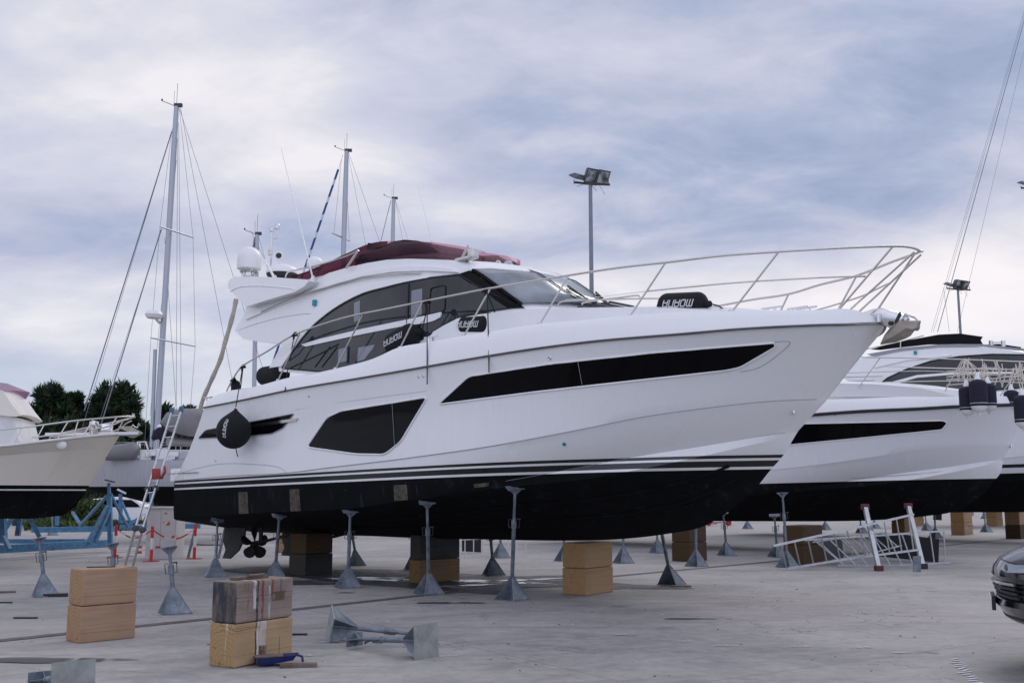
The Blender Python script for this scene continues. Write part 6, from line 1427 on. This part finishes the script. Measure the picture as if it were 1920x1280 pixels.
# small litter
r_ = random.Random(11); mm = M()
for k in range(130):
    px, py = r_.uniform(0, 1920), 1000+r_.random()**1.5*270; c = G(px, py); s_ = r_.uniform(.004, .016); mm.box((c.x, c.y, s_*.25), (s_*r_.uniform(1, 2.5), s_, s_*.5), rz=r_.random()*3)
tag(mm.build('litter', MT['wood_scrap']), 'tiny crumbs of wood and grit scattered over the concrete yard', 'litter', kind='stuff')
mm = M()
for k in range(16):
    px, py = r_.uniform(560, 1500), 1020+r_.random()*190; c = G(px, py); s_ = r_.uniform(.01, .025); mm.box((c.x, c.y, .005), (s_, s_*.6, .008), rz=r_.random()*3)
tag(mm.build('litter', MT['letter']), 'little pale flakes of paint scattered over the yard', 'litter', kind='stuff')

# ================================================================== floodlight poles
def flood(px, py, dist, label, wpx=80, show=True, rot=0.0):
    T_ = AT(px, py, dist); sc = 1.0; root = empty('floodlight_mast', (T_.x, T_.y, 0), rot, label, 'floodlight mast', 'floodlight masts'); H_ = T_.z
    mm = M(); mm.tube([Vector((0, 0, 0)), Vector((0, 0, H_))], [.13, .085], 12); mm.build('pole', MT['poleg'], root, smooth=60)
    u = wpx*dist/F0/1.45                                   # unit so that the head is about 1.85 u wide
    mm = M(); mm.beam(Vector((-.62*u, .12*u, .15*u)), Vector((.25*u, -.12*u, -.02*u)), .06*u, .08*u); mm.beam(Vector((-.22*u, .2*u, .12*u)), Vector((.78*u, -.05*u, .0*u)), .06*u, .08*u); mm.beam(Vector((-.1*u, 0, .05*u)), Vector((.25*u, 0, .12*u)), .08*u, .06*u)
    mm.v = [p+Vector((0, 0, H_)) for p in mm.v]
    mm.build('bracket', MT['rusty'], root)
    for k, (x, y, z, yaw, tilt, face) in enumerate(((-.45, .1, .30, .6, .5, 0), (.06, -.05, .36, .55, -1.05, 1), (.52, -.02, .30, .55, -1.05, 1))):
        q = Matrix.Rotation(yaw, 3, 'Z') @ Matrix.Rotation(tilt, 3, 'X')
        o_ = Vector((x*u, y*u, z*u+H_)); mm = M(); a, h_, dp = .28*u, .30*u, .34*u
        if face == 0: a, h_, dp = .36*u, .26*u, .18*u
        f0 = [Vector((sx*a, sy*h_, -0.0)) for sx, sy in ((-1, -1), (1, -1), (1, 1), (-1, 1))]; f1 = [Vector((sx*a*.92, sy*h_*.9, dp*.35)) for sx, sy in ((-1, -1), (1, -1), (1, 1), (-1, 1))]; f2 = [Vector((sx*a*.5, sy*h_*.55, dp)) for sx, sy in ((-1, -1), (1, -1), (1, 1), (-1, 1))]
        mm.add([o_+q@p for p in f0+f1+f2], [(0, 1, 5, 4), (1, 2, 6, 5), (2, 3, 7, 6), (3, 0, 4, 7), (4, 5, 9, 8), (5, 6, 10, 9), (6, 7, 11, 10), (7, 4, 8, 11), (8, 9, 10, 11), (0, 1, 2, 3)])
        ho = mm.build('lamp_housing', MT['lampgrey'], root); mm = M(); g = [Vector((sx*a*.86, sy*h_*.82, -.012*u)) for sx, sy in ((-1, -1), (1, -1), (1, 1), (-1, 1))]; mm.add([o_+q@p for p in g], [(0, 1, 2, 3)]); mm.build('lamp_glass', MT['lampglass'], ho)
        mm = M()
        for sx in (-1, 1): mm.beam(o_+Vector((sx*.2*u, 0, -.05*u)), Vector((o_.x+sx*.2*u, o_.y*.5, H_+.06*u)), .03*u, .03*u)
        mm.build('lamp_yoke', MT['rusty'], ho)
    mm = M(); mm.tube(catmull([Vector((.35*u, 0, 0)), Vector((.5*u, 0, -.25*u)), Vector((.58*u, 0, -.4*u)), Vector((.52*u, 0, -.3*u))], 4), .006*u, 4); mm.tube([Vector((-.2*u, 0, .05*u)), Vector((-.55*u, 0, -.05*u))], .008*u, 4); mm.tube([Vector((.05*u, 0, 0)), Vector((.25*u, 0, -.25*u))], .008*u, 4); mm.v = [p+Vector((0, 0, H_)) for p in mm.v]; mm.build('loose_cable', MT['black'], root)
MT['poleg'] = simple('pole grey', (.20, .22, .26), .55, .2, amt=.1)
MT['rusty'] = simple('rusty bracket', (.07, .045, .035), .8, amt=.4)
MT['lampgrey'] = simple('lamp grey', (.09, .095, .10), .5, .3, amt=.3)
m, t, b = mat('lamp glass', (.22, .25, .27), .08, 0, 0, .8); oc = t.new('ShaderNodeTexCoord').outputs['Object']; t.setin(b, 'Base Color', t.ramp(t.noise(oc, 3.0, 3), [(.4, (.05, .06, .06)), (.6, (.38, .42, .44))])); MT['lampglass'] = m
flood(1107, 347, 46, 'tall floodlight mast with three lamps behind the middle of the big yacht', 70)
flood(1796, 544, 78, 'distant floodlight mast above the third yacht at the right', 44)
flood(1938, 356, 60, 'floodlight mast cut off by the right edge, only one lamp showing', 50)

# ================================================================== trees and verge
def foliage(name, cols):
    m, t, b = mat(name, cols[1], .75, 0, 0, .25); oc = t.new('ShaderNodeTexCoord').outputs['Object']; g = t.new('ShaderNodeNewGeometry')
    n = t.noise(oc, .9, 4, .6); f = t.math('ADD', t.math('MULTIPLY', n, .6), t.math('MULTIPLY', g.outputs['Random Per Island'], .4))
    t.setin(b, 'Base Color', t.ramp(f, [(.3, cols[0]), (.5, cols[1]), (.72, cols[2])])); return m
MT['pine'] = foliage('pine needles', [(.008, .018, .009), (.022, .042, .020), (.055, .085, .035)])
MT['bush'] = foliage('bush leaves', [(.02, .04, .015), (.05, .08, .025), (.11, .13, .04)])
MT['bark'] = simple('bark', (.08, .06, .045), .9, amt=.3, scale=8, bump=.5)
def tree(px, ytop, wpx, dist, label, seed, ybase_z=0.0, name='pine_tree', leaf='pine', n=9500):
    rn = random.Random(seed); T_ = AT(px, ytop, dist); H_ = T_.z; Rr = wpx*dist/F0/2; root = empty(name, (T_.x, T_.y, 0), rn.random()*6, label, 'tree', 'pines behind the sailing boat')
    tr = M(); pts = [Vector((.15*math.sin(k), .12*math.cos(k*1.3), H_*.8*k/5)) for k in range(6)]; tr.tube(pts, [.24-.03*k for k in range(6)], 8)
    cl = []
    nb = 30
    for k in range(nb):
        h_ = H_*(.16+.80*(k/nb)); a = k*2.4+rn.random(); prof = math.sin(math.pi*min(1, max(.0, (h_/H_+.05)/1.1)))**.6; rr_ = Rr*prof*rn.uniform(.3, 1.0)
        p = Vector((rr_*math.cos(a), rr_*math.sin(a), h_+rn.uniform(-.3, .3))); cl.append((p, Rr*rn.uniform(.16, .34)))
        q = pts[min(5, int(h_/H_*5))]; tr.tube([q, q.lerp(p, .6)+Vector((0, 0, -.1)), p], [.07, .05, .02], 5)
    tr.build('trunk', MT['bark'], root, smooth=60)
    vs, fs = [], []
    for k in range(n):
        p, r0 = rn.choice(cl); d = Vector((rn.gauss(0, 1), rn.gauss(0, 1), rn.gauss(0, .8))).normalized(); q = p+Vector((d.x, d.y, d.z*1.35))*r0*rn.random()**.4*rn.uniform(.8, 1.25)
        if q.z > H_+.3: q.z = H_-rn.random()*.8
        ax_ = (d+Vector((rn.gauss(0, .5), rn.gauss(0, .5), .7+rn.gauss(0, .4)))).normalized(); sd = ax_.cross(Vector((rn.gauss(0, 1), rn.gauss(0, 1), rn.gauss(0, 1)))).normalized()
        l_, w_ = rn.uniform(.3, .6), rn.uniform(.05, .12); o = len(vs); vs += [q-sd*w_, q+ax_*l_, q+sd*w_, q-ax_*l_*.3]; fs.append((o, o+1, o+2, o+3))
    mm = M(); mm.v = vs; mm.f = fs; mm.build('crown', MT[leaf], root)
for i, (px, yt, w_, d_, lab) in enumerate(((97, 712, 84, 74, 'dark pine with the highest narrow top, left of the trawler stays'), (138, 728, 62, 78, 'dark pine between the highest one and the broad one'), (212, 722, 112, 74, 'broad round dark pine in the middle of the row'), (70, 760, 62, 80, 'low dark pine at the left end of the row, above the trawler wheelhouse'),
        (163, 772, 80, 76, 'low dark pine filling the gap behind the stays'), (262, 790, 70, 78, 'low dark pine left of the tallest mast'), (312, 757, 62, 84, 'dark pine right behind the ladder top'), (352, 761, 46, 92, 'small dark pine above the covered tender'), (295, 800, 80, 80, 'low bushy pine behind the foot of the tallest mast'), (110, 790, 120, 70, 'wide low pine behind the bow rail of the trawler'), (176, 752, 66, 79, 'dark pine closing the gap left of the broad one'), (240, 762, 60, 77, 'dark pine leaning out right of the broad one'), (275, 800, 60, 73, 'low dark pine just left of the mast foot'), (335, 790, 70, 82, 'low dark pine behind the covered tender'), (120, 733, 34, 76, 'slim dark pine just right of the highest one'), (186, 736, 40, 72, 'slim dark pine touching the left side of the broad one'), (250, 748, 36, 72, 'slim dark pine touching the right side of the broad one'))):
    tree(px, yt, w_, d_, lab, 100+i)
# verge under the trees and behind the yard
def scrub(px0, px1, y0, y1, n, hmax, seed, leaf, label, name='scrub', cat='scrub'):
    rn = random.Random(seed); vs, fs = [], []
    for k in range(n):
        X = rn.random(); y = y0+(y1-y0)*rn.random(); x = (px0+(px1-px0)*X-960)/F0*y; h_ = hmax*(.4+.6*abs(math.sin(x*.7+seed)*math.sin(x*.23+1)))*rn.random()
        q = Vector((x, y, h_)); ax_ = Vector((rn.gauss(0, .6), rn.gauss(0, .6), 1)).normalized(); sd = ax_.cross(Vector((rn.gauss(0, 1), rn.gauss(0, 1), 0))).normalized(); l_, w_ = rn.uniform(.12, .3), rn.uniform(.03, .08); o = len(vs); vs += [q-sd*w_, q+ax_*l_, q+sd*w_, q-ax_*l_*.4]; fs.append((o, o+1, o+2, o+3))
    mm = M(); mm.v = vs; mm.f = fs; tag(mm.build(name, MT[leaf]), label, cat, kind='stuff')
scrub(20, 420, 58, 66, 16000, 5.2, 5, 'pine', 'dark hedge along the back of the yard under the pines', 'hedge', 'hedge')
scrub(60, 300, 46, 52, 3500, .5, 8, 'bush', 'yellowish weeds at the edge of the concrete', 'weeds', 'weeds')
scrub(120, 205, 50, 54, 3000, 1.9, 9, 'bush', 'green shrubs between the trawler keel and the blue cradle', 'shrubs', 'shrubs')
scrub(420, 1700, 130, 150, 14000, 3.5, 6, 'pine', 'far dark line of trees at the end of the yard', 'far_trees', 'trees')
scrub(1650, 1960, 130, 150, 4000, 3.0, 7, 'pine', 'far dark line of trees at the right end of the yard', 'far_trees', 'trees')
# white parked car far behind the cradle
def car_body(root, L, Wd, H_, m, dark):
    prof = [(-L/2, .35), (-L/2, .75), (-L*.46, .86), (-L*.36, H_*.93), (-L*.1, H_), (L*.12, H_*.96), (L*.27, .98), (L*.44, .86), (L*.5, .62), (L*.49, .32)]
    mm = M(); ns = 9; rows_ = []
    for k in range(ns):
        u = -1+2*k/(ns-1); rows_.append([Vector((x*(1-.03*u*u), u*Wd/2*(1-.12*max(0, (z-.9)/(H_-.9))), z-.04*u*u*(z > .9))) for x, z in prof+[prof[0]]])
    mm.grid(rows_); mm.add(rows_[0][:-1], [tuple(range(len(prof)))]); mm.add(rows_[-1][:-1], [tuple(range(len(prof)))]); mm.build('body', m, root, smooth=40, weld=True)
    for sg in (-1, 1): mm = M(); mm.prism([Vector((x, sg*Wd*.485*.94, z)) for x, z in ((-L*.36, .95), (-L*.31, H_*.9), (L*.09, H_*.9), (L*.22, .95))], (0, sg*.04, 0)); mm.build('side_window', dark, root)
    for sx in (-.31, .32):
        for sg in (-1, 1):
            mm = M(); mm.lathe([(.18, -.11), (.33, -.1), (.34, 0), (.33, .1), (.18, .11)], (sx*L, sg*Wd*.45, .34), 20, Matrix.Rotation(R(90), 3, 'X')); wo = mm.build('wheel', MT['black'], root, smooth=40)
            mm = M(); mm.lathe([(.20, -.12), (.20, .12)], (sx*L, sg*Wd*.45, .34), 14, Matrix.Rotation(R(90), 3, 'X')); mm.build('rim', MT['steel'], wo)
P_ = AT(238, 955, 52); root = empty('parked_car', (P_.x, P_.y, 0), .1, 'white car parked far behind the blue cradle under the grey sailing boat', 'car'); car_body(root, 4.3, 1.8, 1.45, MT['plastic_w'], MT['glass_black'])
for px in (135, 200):
    P_ = AT(px, 950, 68); 
P_ = AT(160, 962, 62); mm = M(); mm.box((0, 0, .45), (26, .3, .9)); o = mm.build('boundary_wall', simple('pale render', (.45, .42, .40), .8), None, bevel=.02); o.location = (P_.x, 56.5, 0); tag(o, 'low pale wall at the back of the yard behind the weeds', 'wall')
# far clutter under the right-hand boats
rn = random.Random(5); 
for px, py, c_, lab in ((1345, 985, 'orange', 'red trailer frame far under the second yacht'), (1372, 984, 'plastic_w', 'white drum far under the second yacht'), (1740, 966, 'redplastic', 'small red canister far behind the ladders')):
    c = G(px, py); mm = M()
    if c_ == 'orange':
        mm.box((0, 0, .16), (1.1, .1, .05)); mm.box((-.3, 0, .10), (.5, .3, .04), rz=.4); [mm.lathe([(.15, -.05), (.15, .05)], (x, -.3, .15), 12, Matrix.Rotation(R(90), 3, 'X')) for x in (-.5, .5)]
        mm.beam((.5, 0, .16), (.8, .1, .3), .05, .05)
    else: mm.lathe([(.15, 0), (.17, .03), (.16, .35), (.17, .38), (.08, .42)], (0, 0, 0), 16)
    c_ = c_ ; o = mm.build({'orange': 'trailer_frame', 'plastic_w': 'drum', 'redplastic': 'canister'}[c_], MT['redplastic' if c_ == 'orange' else c_], None, smooth=40); o.location = c; tag(o, lab, {'orange': 'trailer', 'plastic_w': 'drum', 'redplastic': 'canister'}[c_])
panel([(1751, 950), (1766, 950), (1766, 975), (1750, 974)], 40, 'black', 'dark rudder-like board hanging behind the thin pale stand', 'board', 'board')

# ================================================================== black car at the right edge
NX, CY = (1853-960)/F0*10.1-.07, 10.1
root = empty('parked_car', (NX, CY, 0), math.pi-.40, 'black car nosing in at the bottom right, only grille and headlight visible', 'car')
MT['carpaint'] = mat('black car paint', (.004, .004, .006), .14, 0, .5, .5)[0]
prof = [(.50, .30), (.33, .37), (.12, .46), (.06, .54), (.012, .60), (.03, .65), (.06, .67), (.06, .80), (.02, .815), (0, .86), (.02, .93), (.08, 1.0), (.18, 1.06), (.34, 1.12), (.9, 1.2), (1.35, 1.24), (2.1, 1.62), (3.2, 1.68), (4.3, 1.45), (4.65, 1.0), (4.7, .5), (4.6, .3)]
def cl(u, v, z): return Vector((-(u+.34*abs(v)**2.4*(1-u/4.7)), v*.97*(1-.10*max(0, (z-1.2)/.5)), z-.05*v*v*(z > .9)))
mm = M(); rows_ = [[cl(u, v, z) for u, z in prof+[prof[0]]] for v in np.linspace(-1, 1, 25)]
mm.grid(rows_); mm.add(rows_[0][:-1], [tuple(range(len(prof)))]); mm.add(rows_[-1][:-1], [tuple(range(len(prof)))]); mm.build('body', MT['carpaint'], root, smooth=28, weld=True)
for k, z in enumerate((.68, .72, .76, .80)):
    mm = M(); mm.tube([cl(.018+.012*(3-k), v, z)+Vector((.01, 0, 0)) for v in np.linspace(-.72, .72, 15)], .014, 6); mm.build('grille_bar', MT['black' if k < 3 else 'steel'], root, smooth=50)
for sg in (-1, 1):
    mm = M(); vs_ = [(.40, .98), (.62, .985), (.86, 1.01), (.84, .94), (.62, .91), (.44, .92)]; P = [cl(.06 if z < .95 else .12, v*sg, z)+Vector((.05, 0, .01)) for v, z in vs_]; mm.prism(P, (-.05, 0, 0)); mm.build('headlight', mat('headlight glass', (.30, .34, .40), .08, 0, .5, .8)[0], root, bevel=.008)
    mm = M(); mm.tube([cl(.10, sg*v, .60) for v in np.linspace(.45, .85, 6)], .035, 8); mm.build('fog_light_trim', MT['black'], root, smooth=50)
    for ux in (.95, 3.8):
        mm = M(); mm.lathe([(.2, -.12), (.36, -.11), (.38, 0), (.36, .11), (.2, .12)], (-ux, sg*.84, .38), 24, Matrix.Rotation(R(90), 3, 'X')); wo = mm.build('wheel', MT['black'], root, smooth=40)
        mm = M(); mm.lathe([(.24, -.13), (.24, .13)], (-ux, sg*.84, .38), 16, Matrix.Rotation(R(90), 3, 'X')); mm.build('rim', MT['steel'], wo)
mm = M(); mm.box((.0, 0, .60), (.035, .50, .13)); po = mm.build('plate_holder', MT['black'], root, bevel=.004)
mm = M(); mm.box((.021, 0, .60), (.006, .50, .115)); mm.build('number_plate', MT['plastic_w'], po)
mm = M(); mm.tube([cl(.10, v, .50) for v in np.linspace(-.9, .9, 21)], .02, 6); mm.build('lower_bumper_lip', MT['black'], root, smooth=50)
mm = M(); mm.tube([cl(.082, v, 1.003)+Vector((.003, 0, 0)) for v in np.linspace(-.95, .95, 25)], .004, 4); mm.build('bonnet_gap', MT['dkline'], root)
